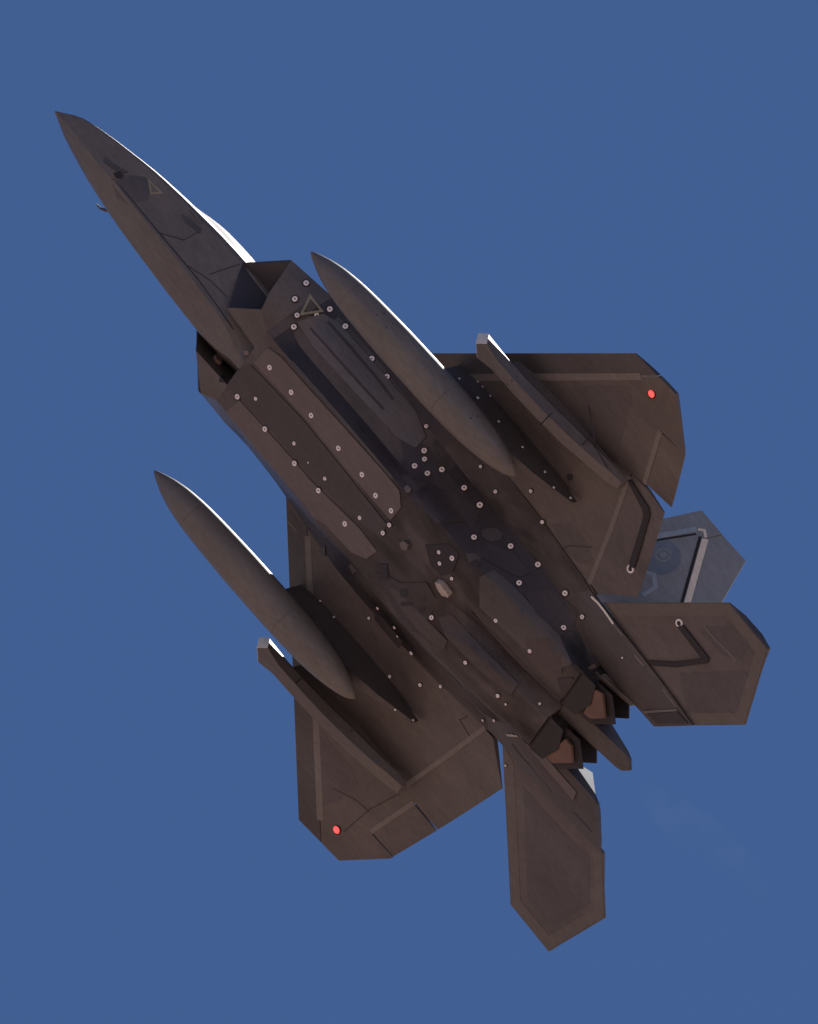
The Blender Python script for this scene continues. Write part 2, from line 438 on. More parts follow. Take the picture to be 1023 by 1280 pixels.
for s in (-1, 1):
    g = 0.012
    main = [(xle(1.2) + XF, 1.2), (xle(6.783) + XF, 6.783), (tipC[0], 6.783), tipD, (xte(5.86), 5.86),
            (AL[1][0], 5.83 + 0.02), AL[1], AL[0], (AL[0][0], 4.62), (FL[1][0], 4.58), (FL[1][0], 4.50), FL[0], (14.75, 2.05), (14.75, 1.2)]
    w = bm_obj('wing', plate(main, wz, wth, cx, cy, s), M_GREY, JET, 30)
    WINGS[s] = w
    lef = [(xle(2.0) - 0.2, 1.8), tipB, (tipB[0] + XF - 2 * g, 6.783), (xle(1.8) + XF - 2 * g, 1.8)]
    bm_obj('leading_edge_flap', plate(lef, wz, wth, cx, cy, s), M_DARK, w, 30)
    # deflection of the trailing edge surfaces, metres at the trailing edge (up positive)
    dfl, dal = (-0.10, 0.06) if s < 0 else (0.0, 0.0)
    def fz(x, y, d=dfl):
        h = FL[0][0] + (FL[1][0] - FL[0][0]) * (y - FL[0][1]) / (FL[1][1] - FL[0][1])
        return wz(x, y) + d * max(0, x - h)
    def az(x, y, d=dal):
        h = AL[0][0] + (AL[1][0] - AL[0][0]) * (y - AL[0][1]) / (AL[1][1] - AL[0][1])
        return wz(x, y) + d * max(0, x - h)
    flap = [(FL[0][0] + 2 * g, 2.12), (FL[1][0] + 2 * g, 4.50), (FL[1][0] + .04, 4.60), (FL[1][0] + .5, 4.63), (xte(4.66), 4.66 if s > 0 else 4.60), teE, (14.80, 2.12)]
    fo = bm_obj('flaperon', plate(flap, fz, wth, (14.5, 15.0), (2.8, 3.3, 3.8, 4.2), s), M_GREY, w, 30)
    ail = [(AL[0][0] + 2 * g, 4.67), (AL[1][0] + 2 * g, 5.81), (xte(5.84) - .01, 5.84), (xte(4.70), 4.70)]
    ao = bm_obj('aileron', plate(ail, az, wth, (14.3, 14.6), (5.0, 5.4), s), M_GREY, w, 30)
    # light seal strips along the hinges
    def lez(x, y): return wz(x, y)
    bm_obj('hinge_seal', strip_xy([(xle(2.3) + XF, 2.3), (xle(4.5) + XF, 4.5), (xle(6.45) + XF, 6.45)], 0.14, lez, 0.006, s), M_SEAL, w, None)
    bm_obj('hinge_seal', strip_xy([(FL[0][0], FL[0][1]), (14.22, 3.3), (FL[1][0], FL[1][1])], 0.10, wz, 0.006, s), M_SEAL, w, None)
    bm_obj('hinge_seal', strip_xy([AL[0], AL[1]], 0.10, wz, 0.006, s), M_SEAL, w, None)
    # navigation light in a dark seat
    bm = bmesh.new()
    bmesh.ops.create_cone(bm, cap_ends=True, segments=18, radius1=0.095, radius2=0.10, depth=0.03)
    for v in bm.verts: v.co = Vector((v.co.x + nav_pt[0], v.co.y + nav_pt[1] * s, v.co.z + wz(*nav_pt) + 0.006))
    bm_obj('light_seat', bm, M_TAPE, w, 40)
    bm = bmesh.new()
    bmesh.ops.create_uvsphere(bm, u_segments=16, v_segments=8, radius=0.07)
    for v in bm.verts:
        v.co = Vector((v.co.x * 1.15 + nav_pt[0], v.co.y + nav_pt[1] * s, v.co.z * 0.5 + wz(*nav_pt) - 0.005))
    bm_obj('navigation_light', bm, M_RED, w, 60)

# ---- tailplanes
ST_ = {1: [(14.98, 2.02), (17.127, 4.391), (18.358, 4.403), (18.906, 2.809), (18.06, 1.865), (17.0, 1.915), (16.15, 1.95), (15.85, 2.00), (15.12, 2.04)],
       -1: [(14.98, 2.02), (17.127, 4.391), (18.358, 4.403), (18.906, 2.809), (18.0, 1.79), (17.0, 1.85), (16.15, 1.90), (15.85, 1.95), (15.12, 2.03)]}
def sz(x, y): return 1.285 + 0.027 * (x - 14.84) + 0.0 * y
def sth(x, y):
    a = 14.84 + 0.9 * (y - 1.86)
    u = min(1, max(0, (x - a) / (18.5 - a)))
    return 0.02 + 0.16 * math.sin(math.pi * u)
for s in (-1, 1):
    ST = ST_[s]
    t = bm_obj('tailplane', plate(ST, sz, sth, [15 + .5 * i for i in range(8)], [2.2 + .4 * i for i in range(6)], s), M_GREY, JET, 30)
    bm_obj('edge_band', band(ST, 0.02, [0.26, 0.26, 0.26, 0.24, 0.05, 0.05, 0.05, 0.05, 0.05], sz, 0.005, s, (0, 1, 2, 3)), M_EDGE, t, None)

# ---- tail booms
for s in (-1, 1):
    rings = []
    for x, yi, yo, zb, zo, zt in ((13.6, 1.3, 2.02, 1.02, 1.16, 1.60), (14.7, 1.22, 2.03, 1.04, 1.20, 1.62), (15.5, 1.15, 2.0, 1.06, 1.22, 1.62), (16.4, 1.12, 1.965, 1.14, 1.27, 1.58), (17.2, 1.12, 1.92, 1.22, 1.30, 1.50)):
        rings.append([(x, yi, zb + .05), (x, yi + .12, zb), (x, yo - 0.25, zb + 0.05), (x, yo, zo), (x, yo - .01, zo + .03), (x, yo - .25, zt), (x, yi + .15, zt), (x, yi, zt - .10)])
    # swept end
    x0, x1 = 17.41, 18.05
    def xe(y): return x0 + (y - 1.13) / (1.86 - 1.13) * (x1 - x0)
    rings.append([(xe(y), y, z) for y, z in ((1.13, 1.27), (1.24, 1.25), (1.6, 1.27), (1.86, 1.31), (1.86, 1.34), (1.7, 1.37), (1.24, 1.36), (1.13, 1.33))])
    rings = [[flip(p, s) for p in r] for r in rings]
    bm_obj('tail_boom', skin(rings), M_DARK, JET, 30)

# ---- centre boom between the engines
rings = []
for x, w, zb, zt in ((13.4, .05, .50, .8), (14.4, .14, .60, 1.2), (15.4, .19, .74, 1.5), (16.4, .20, 1.0, 1.56), (17.25, .19, 1.2, 1.42)):
    rings.append([(x, -w, zb + .03), (x, 0, zb), (x, w, zb + .03), (x, w * .98, zt - .05), (x, 0, zt), (x, -w * .98, zt - .05)])
rings.append([(17.40, -.17, 1.27), (17.55, 0, 1.26), (17.40, .17, 1.27), (17.40, .13, 1.37), (17.55, 0, 1.33), (17.40, -.13, 1.37)])
bm_obj('centre_boom', skin(rings), M_DARK, JET, 30)

# ---- vertical tails
def fin_y(z): return 1.9 + 0.53 * (z - 1.3)
FIN_N = Vector((0, 0.8836, -0.4683))        # outward normal, starboard
def fin_plate(poly, th, s, off=0.0, warp=None):
    bm = bmesh.new()
    def P(x, z, o):
        p = Vector((x, fin_y(z), z)) + FIN_N * o
        if warp: p = Vector(warp(p))
        return bm.verts.new((p.x, p.y * s, p.z))
    a = [P(x, z, off + th / 2) for x, z in poly]; b = [P(x, z, off - th / 2) for x, z in poly]
    bm.faces.new(a); bm.faces.new(b[::-1])
    n = len(poly)
    for i in range(n):
        bm.faces.new((a[i], b[i], b[(i + 1) % n], a[(i + 1) % n]))
    return bm
def fin_le(z): return 14.31 - 0.378 * (3.85 - z)
H0 = (16.45, 1.98); H1 = (14.86, 3.62); HT = (14.95, 3.878)
def fin_line(pts, w, s, h, name, m, par):
    bm = bmesh.new()
    P = [Vector(p) for p in pts]
    prevq = None
    for i, p in enumerate(P):
        t = (P[min(i + 1, len(P) - 1)] - P[max(i - 1, 0)]).normalized(); nn = Vector((-t.y, t.x))
        q = []
        for sg in (-1, 1):
            for o in (0.0, h):
                x, z = p + nn * sg * w / 2
                v = Vector((x, fin_y(z), z)) + FIN_N * (0.055 + o)
                q.append(bm.verts.new((v.x, v.y * s, v.z)))
        if prevq:
            bm.faces.new((prevq[1], q[1], q[3], prevq[3])); bm.faces.new((prevq[0], q[0], q[1], prevq[1])); bm.faces.new((prevq[2], q[2], q[3], prevq[3]))
        else: bm.faces.new((q[0], q[1], q[3], q[2]))
        prevq = q
    bm.faces.new((prevq[0], prevq[1], prevq[3], prevq[2]))
    return bm_obj(name, bm, m, par, None)
FINS = {}
for s in (-1, 1):
    poly = [(fin_le(1.35), 1.35), (fin_le(3.85), 3.85), HT, H1, H0, (16.2, 1.35)]
    f = bm_obj('tail_fin', fin_plate(poly, 0.11, s), M_FIN, JET, None)
    FINS[s] = f
    rud = [(HT[0] + .012, HT[1]), (15.66, 3.92), (16.30 if s < 0 else 16.55, 2.87), (16.85, 2.0), (16.6, 1.75), (H0[0] + .012, H0[1] - .01), (H1[0] + .012, H1[1] + .004)]
    warp = None
    if s > 0:      # this rudder is deflected inboard
        ax = Vector((H1[0] - H0[0], fin_y(H1[1]) - fin_y(H0[1]), H1[1] - H0[1])).normalized()
        base = Vector((H0[0], fin_y(H0[1]), H0[1]))
        rm = Matrix.Rotation(math.radians(-23), 3, ax)
        warp = lambda p: base + rm @ (p - base)
    bm_obj('rudder', fin_plate(rud, 0.06, s, 0.0, warp), M_FIN, f, None)

# ---- engine nozzles
for s in (-1, 1):
    yc, hw = 0.65, 0.44
    noz = bm_obj('engine_nozzle', skin([[flip(p, s) for p in r] for r in (
        [(15.6, yc - hw, .62), (15.6, yc + hw, .62), (15.6, yc + hw, 1.72), (15.6, yc - hw, 1.72)],
        [(15.95, yc - hw, .70), (15.95, yc + hw, .70), (15.95, yc + hw, 1.66), (15.95, yc - hw, 1.66)],
        [(16.05, yc - hw + .05, .74), (16.05, yc + hw - .05, .74), (16.05, yc + hw - .05, 1.62), (16.05, yc - hw + .05, 1.62)],
        [(15.7, yc - hw + .1, .9), (15.7, yc + hw - .1, .9), (15.7, yc + hw - .1, 1.5), (15.7, yc - hw + .1, 1.5)])]), M_NOZ, JET, None)
    def flapm(name, x0, z0, xs, zs, xt, zt, th, m, w0=hw, w1=hw):
        # tapered flap with a V-shaped trailing edge; th > 0 thickens upwards
        P = [(x0, yc - w0, z0), (x0, yc + w0, z0), (xs, yc + w1, zs), (xt, yc, zt), (xs, yc - w1, zs)]
        Q = [(x0, yc - w0, z0 + th), (x0, yc + w0, z0 + th), (xs, yc + w1, zs + .03 * (1 if th > 0 else -1)), (xt, yc, zt + .03 * (1 if th > 0 else -1)), (xs, yc - w1, zs + .03 * (1 if th > 0 else -1))]
        return solid(name, [flip(p, s) for p in P + Q], [(0, 1, 2, 3, 4), (9, 8, 7, 6, 5)] + [(i, i + 5, (i + 1) % 5 + 5, (i + 1) % 5) for i in range(5)], m, noz, None)
    flapm('lower_flap', 15.85, .64, 16.16, .72, 16.30, .76, .12, M_NOZ, hw, .42)
    tipp = [(16.20, .98, .75), (16.34, 1.01, .80), (16.67, .65, .85), (16.44, .39, .82), (16.28, .37, .78)]
    solid('flap_tip', [flip(p, s) for p in tipp] + [flip((x, y, z + .06), s) for x, y, z in tipp], [(0, 1, 2, 3, 4), (9, 8, 7, 6, 5)] + [(i, i + 5, (i + 1) % 5 + 5, (i + 1) % 5) for i in range(5)], M_HOT, noz, None)
    flapm('flap_liner', 15.95, .80, 16.46, .93, 16.86, .98, .03, M_NOZ, hw - .02, .42)
    flapm('upper_flap', 15.85, 1.70, 16.40, 1.50, 16.81, 1.44, -.10, M_NOZ)

# ---- pylons
def tank_pyl(s):
    rings = []
    for x, h, zb, zt in ((9.75, .02, .42, .84), (10.0, .09, .25, .93), (10.4, .13, .15, 1.0), (11.6, .13, .22, 1.05), (12.6, .09, .55, 1.1), (13.36, .01, .98, 1.12)):
        rings.append([(x, 3.19 - h * .8, zb), (x, 3.19 + h * .8, zb), (x, 3.19 + h, (zb + zt) / 2), (x, 3.19 + h * .9, zt), (x, 3.19 - h * .9, zt), (x, 3.19 - h, (zb + zt) / 2)])
    return bm_obj('pylon', skin([[flip(p, s) for p in r] for r in rings]), M_DARK, JET, 40)
PYL = {s: tank_pyl(s) for s in (-1, 1)}

# ================================================================ UNDERWING STORES
PROF = [(0, .002), (.012, .05), (.036, .112), (.08, .205), (.14, .285), (.22, .34), (.32, .37), (.45, .39), (.60, .393), (.70, .382), (.78, .355), (.86, .30), (.92, .23), (.965, .15), (.988, .08), (1, .004)]
def drop_tank(s, label):
    a = Vector((6.432, 3.176 * s, -.498)); b = Vector((12.50, 3.235 * s, .08))
    root = thing('drop_tank', label, 'drop tank', a, 'drop tanks under the wings')
    ax = b - a; L = ax.length; t = ax.normalized()
    u = Vector((0, 1, 0)) - t * t.y; u.normalize(); v = t.cross(u)
    px = [p[0] for p in PROF]; pr_ = [p[1] for p in PROF]
    def shell(k0, k1, n, grow=0.0, seg=40):
        bm = bmesh.new(); R = []
        for i in range(n + 1):
            k = k0 + (k1 - k0) * i / n
            r = hermite(px, pr_, k) + grow
            R.append([bm.verts.new(t * (L * k) + (u * math.cos(2 * math.pi * j / seg) + v * math.sin(2 * math.pi * j / seg)) * r) for j in range(seg)])
        for p, q in zip(R[:-1], R[1:]):
            for j in range(seg): bm.faces.new((p[j], p[(j + 1) % seg], q[(j + 1) % seg], q[j]))
        bm.faces.new(R[0]); bm.faces.new(R[-1][::-1])
        return bm
    bm_obj('nose_cone', shell(0, .20, 22), M_TANK, root, 50)
    bm_obj('tank_body', shell(.2008, .66, 24), M_TANK, root, 50)
    bm_obj('tail_cone', shell(.6608, 1, 24), M_TANK, root, 50)
    return root
T_PORT = drop_tank(-1, 'upper right of the two teardrop drop tanks, overlapping the jet belly, under the port wing')
T_STAR = drop_tank(1, 'lower left of the two teardrop drop tanks, nose against open sky, under the starboard wing')

def pod(s, label):
    base = (10.0, 4.42 * s, .55)
    root = thing('sensor_pod', label, 'underwing pod', base, 'slim faceted pods under the outer wings')
    rings = [[(10.31, -.20, .17), (10.12, 0, .165), (10.31, .20, .17), (10.20, .205, .29), (10.10, .19, .41), (9.91, 0, .42), (10.10, -.19, .41), (10.20, -.205, .29)]]
    for x, zb, wb, zm, wm, zt, wt in ((10.7, .20, .12, .38, .20, .46, .15), (11.3, .25, .12, .44, .20, .54, .15), (12.0, .335, .12, .56, .20, .68, .14),
                                      (12.7, .475, .12, .72, .19, .86, .13), (13.3, .65, .11, .86, .17, .99, .11), (13.75, .80, .12, .97, .17, 1.05, .10), (14.0, .91, .09, 1.02, .12, 1.08, .07)):
        rings.append([(x, -wb, zb), (x, 0, zb - .015), (x, wb, zb), (x, wm, zm), (x, wt, zt), (x, 0, zt + .01), (x, -wt, zt), (x, -wm, zm)])
    rings = [[(p[0] - base[0], p[1], p[2] - base[2]) for p in r] for r in rings]
    bm_obj('pod_body', skin(rings), M_POD, root, 25)
    r0 = rings[0]
    cap = [(p[0] - .012, p[1] * .985, p[2] * .995) for p in r0]
    solid('front_window', cap + [(p[0] + .02, p[1], p[2]) for p in cap], [(0, 1, 5, 6, 7), (1, 2, 3, 4, 5)] + [(i, i + 8, (i + 1) % 8 + 8, (i + 1) % 8) for i in range(8)], M_PALE, root, None)
    neck = []
    for x, w, zb, zt in ((10.75, .02, .44, .93), (11.1, .07, .48, .96), (12.4, .08, .7, 1.05), (13.4, .05, .95, 1.12), (13.7, .01, 1.0, 1.12)):
        neck.append([(x - base[0], -w, zb - base[2]), (x - base[0], w, zb - base[2]), (x - base[0], w, zt - base[2]), (x - base[0], -w, zt - base[2])])
    bm_obj('mounting_fin', skin(neck), M_POD, root, 25)
    return root
pod(-1, 'upper right slim faceted pod with a pale front under the port wing')
pod(1, 'lower left slim faceted pod with a pale front under the starboard wing')
FASTENERS = [
    ('intake', 6.284, -1.848, 0.456, 0.01, -0.77, -0.63, 1.0),
    ('intake', 6.423, -1.607, 0.183, 0.04, -0.68, -0.73, 1.0),
    ('centre_fuselage', 6.698, -1.468, 0.1, 0.26, -0.66, -0.7, 0.9),
    ('centre_fuselage', 6.926, -1.663, 0.329, 0.18, -0.73, -0.66, 0.85),
    ('centre_fuselage', 6.98, -1.845, 0.533, 0.12, -0.72, -0.68, 1.0),
    ('centre_fuselage', 6.836, -1.309, 0.001, 0.24, -0.62, -0.74, 1.0),
    ('centre_fuselage', 7.44, -1.843, 0.582, 0.05, -0.73, -0.68, 1.0),
    ('centre_fuselage', 8.285, -1.832, 0.614, 0.02, -0.71, -0.7, 1.0),
    ('centre_fuselage', 8.763, -1.834, 0.634, 0.03, -0.7, -0.71, 1.0),
    ('centre_fuselage', 10.027, -1.781, 0.698, 0.09, -0.7, -0.7, 0.8),
    ('centre_fuselage', 10.397, -1.537, 0.491, 0.09, -0.72, -0.69, 1.0),
    ('centre_fuselage', 10.541, -1.469, 0.425, 0.02, -0.72, -0.69, 0.9),
    ('centre_fuselage', 10.538, -1.313, 0.25, 0.03, -0.76, -0.65, 1.0),
    ('centre_fuselage', 10.815, -1.379, 0.33, -0.1, -0.82, -0.56, 1.0),
    ('centre_fuselage', 10.911, -1.549, 0.541, 0.09, -0.78, -0.62, 1.0),
    ('centre_fuselage', 11.469, -1.604, 0.659, 0.04, -0.8, -0.6, 1.0),
    ('centre_fuselage', 11.934, -1.61, 0.699, 0.04, -0.8, -0.6, 1.1),
    ('centre_fuselage', 12.424, -1.315, 0.308, 0.05, -0.89, -0.46, 1.0),
    ('centre_fuselage', 12.966, -1.555, 0.724, 0.07, -0.81, -0.59, 1.0),
    ('centre_fuselage', 13.562, -1.63, 0.934, 0.12, -0.81, -0.57, 1.0),
    ('centre_fuselage', 13.671, -1.325, 0.514, 0.1, -0.85, -0.52, 1.0),
    ('centre_fuselage', 14.345, -1.652, 1.029, 0.09, -0.34, -0.94, 1.0),
    ('tail_boom', 14.915, -1.589, 1.074, 0.03, -0.11, -0.99, 0.85),
    ('centre_fuselage', 14.865, -1.284, 0.779, 0.19, -0.83, -0.53, 0.95),
    ('centre_fuselage', 7.104, -0.526, -0.356, 0.06, 0.0, -1.0, 1.0),
    ('centre_fuselage', 7.769, -0.534, -0.318, 0.06, 0.0, -1.0, 1.0),
    ('centre_fuselage', 8.388, -0.539, -0.285, 0.05, 0.0, -1.0, 1.0),
    ('centre_fuselage', 9.247, -0.528, -0.243, 0.05, 0.0, -1.0, 1.0),
    ('centre_fuselage', 9.966, -0.552, -0.207, 0.05, 0.0, -1.0, 1.0),
    ('centre_fuselage', 10.449, -0.477, -0.183, 0.05, -0.0, -1.0, 1.0),
    ('centre_fuselage', 10.897, -0.528, -0.161, 0.05, -0.0, -1.0, 1.0),
    ('centre_fuselage', 11.038, -0.265, -0.154, 0.06, -0.0, -1.0, 0.85),
    ('centre_fuselage', 11.028, -0.022, -0.155, 0.06, -0.0, -1.0, 0.85),
    ('centre_fuselage', 10.451, 0.171, -0.183, 0.05, 0.0, -1.0, 0.8),
    ('centre_fuselage', 10.274, 0.54, -0.191, 0.05, -0.0, -1.0, 1.0),
    ('centre_fuselage', 9.424, 0.508, -0.234, 0.05, 0.0, -1.0, 1.0),
    ('centre_fuselage', 8.688, 0.527, -0.27, 0.05, 0.0, -1.0, 1.0),
    ('centre_fuselage', 7.77, 0.534, -0.318, 0.06, 0.0, -1.0, 1.0),
    ('centre_fuselage', 6.911, 0.533, -0.367, 0.06, 0.0, -1.0, 1.0),
    ('centre_fuselage', 7.246, 0.225, -0.347, 0.06, -0.0, -1.0, 0.75),
    ('centre_fuselage', 8.438, 0.22, -0.283, 0.05, 0.0, -1.0, 0.75),
    ('centre_fuselage', 9.386, 0.201, -0.236, 0.05, 0.0, -1.0, 0.75),
    ('centre_fuselage', 8.908, 0.262, -0.259, 0.05, -0.0, -1.0, 0.35),
    ('centre_fuselage', 12.195, -0.74, -0.074, 0.08, -0.04, -1.0, 0.75),
    ('centre_fuselage', 12.345, -0.58, -0.068, 0.07, 0.08, -0.99, 0.8),
    ('centre_fuselage', 12.482, -0.877, -0.042, 0.09, -0.04, -0.99, 0.95),
    ('centre_fuselage', 12.723, -0.55, -0.031, 0.11, -0.04, -0.99, 0.7),
    ('centre_fuselage', 12.846, 0.459, -0.004, 0.06, -0.28, -0.96, 0.85),
    ('centre_fuselage', 13.908, -0.597, 0.169, 0.19, -0.03, -0.98, 0.8),
    ('centre_fuselage', 14.783, -0.639, 0.354, 0.25, -0.03, -0.97, 0.8),
    ('centre_fuselage', 13.907, 0.625, 0.169, 0.19, 0.03, -0.98, 0.8),
    ('centre_fuselage', 14.788, 0.657, 0.356, 0.25, 0.03, -0.97, 0.8),
    ('centre_fuselage', 15.003, 0.677, 0.414, 0.26, 0.03, -0.97, 0.45),
    ('centre_fuselage', 15.495, 0.175, 0.593, 0.16, -0.69, -0.7, 0.5),
    ('wing.001', 11.281, 2.474, 1.008, 0.08, -0.0, -1.0, 0.6),
    ('centre_fuselage', 11.349, 2.086, 0.925, 0.06, 0.32, -0.94, 0.6),
    ('centre_fuselage', 11.863, 2.08, 0.957, 0.07, 0.33, -0.94, 0.6),
    ('centre_fuselage', 12.004, 2.192, 1.006, 0.07, 0.34, -0.94, 0.45),
    ('centre_fuselage', 12.428, 2.22, 1.049, 0.08, 0.34, -0.94, 0.8),
    ('wing.001', 12.329, 3.028, 1.089, 0.09, -0.0, -1.0, 0.7),
    ('wing.001', 12.936, 2.609, 1.137, 0.08, 0.03, -1.0, 0.75),
    ('wing.001', 13.301, 2.253, 1.153, 0.07, 0.03, -1.0, 0.7),
    ('pylon.001', 12.985, 3.17, 0.768, 0.49, 0.0, -0.87, 0.45),
    ('pylon.001', 13.328, 3.179, 0.971, 0.12, -0.99, -0.07, 0.5),
    ('centre_fuselage', 14.456, 1.943, 1.145, 0.11, 0.34, -0.94, 0.5),
    ('tail_boom.001', 14.686, 1.68, 1.078, 0.03, 0.11, -0.99, 0.55),
    ('centre_fuselage', 11.367, -2.052, 0.914, 0.06, -0.32, -0.94, 0.65),
    ('centre_fuselage', 11.936, -1.953, 0.914, 0.07, -0.34, -0.94, 0.75),
    ('wing', 12.451, -2.501, 1.097, 0.08, -0.02, -1.0, 0.75),
    ('centre_fuselage', 13.028, -2.234, 1.107, 0.09, -0.34, -0.94, 0.75),
    ('pylon', 10.104, -3.286, 0.498, -0.1, -0.99, -0.05, 0.45),
    ('pylon', 10.284, -3.3, 0.863, -0.1, -0.99, 0.03, 0.4),
    ('pylon', 10.422, -3.311, 0.873, -0.0, -1.0, 0.03, 0.35),
    ('pylon', 10.664, -3.311, 0.88, -0.0, -1.0, 0.03, 0.4),
    ('pylon', 10.643, -3.317, 0.536, 0.0, -1.0, -0.06, 0.6),
    ('pylon', 11.272, -3.318, 0.585, 0.0, -1.0, -0.06, 0.5),
    ('pylon', 11.953, -3.305, 0.69, 0.05, -1.0, -0.06, 0.5),
    ('pylon', 12.599, -3.278, 0.79, 0.05, -1.0, -0.07, 0.5),
    ('pylon', 12.959, -3.232, 0.762, 0.1, -0.99, -0.03, 0.5),
    ('pylon', 13.263, -3.209, 0.997, 0.12, -0.99, -0.07, 0.5),
    ('tail_boom', 16.077, -1.677, 1.156, 0.09, -0.1, -0.99, 0.4),
    ('tail_boom.001', 15.181, 1.56, 1.079, 0.03, 0.1, -0.99, 0.5),
    ('pylon.001', 10.278, 3.081, 0.885, -0.1, -0.99, 0.03, 0.5),
    ('pylon.001', 10.709, 3.069, 0.893, -0.0, -1.0, 0.03, 0.5),
    ('edge_band.001', 15.346, 2.317, 1.294, 0.03, -0.0, -1.0, 0.45),
]
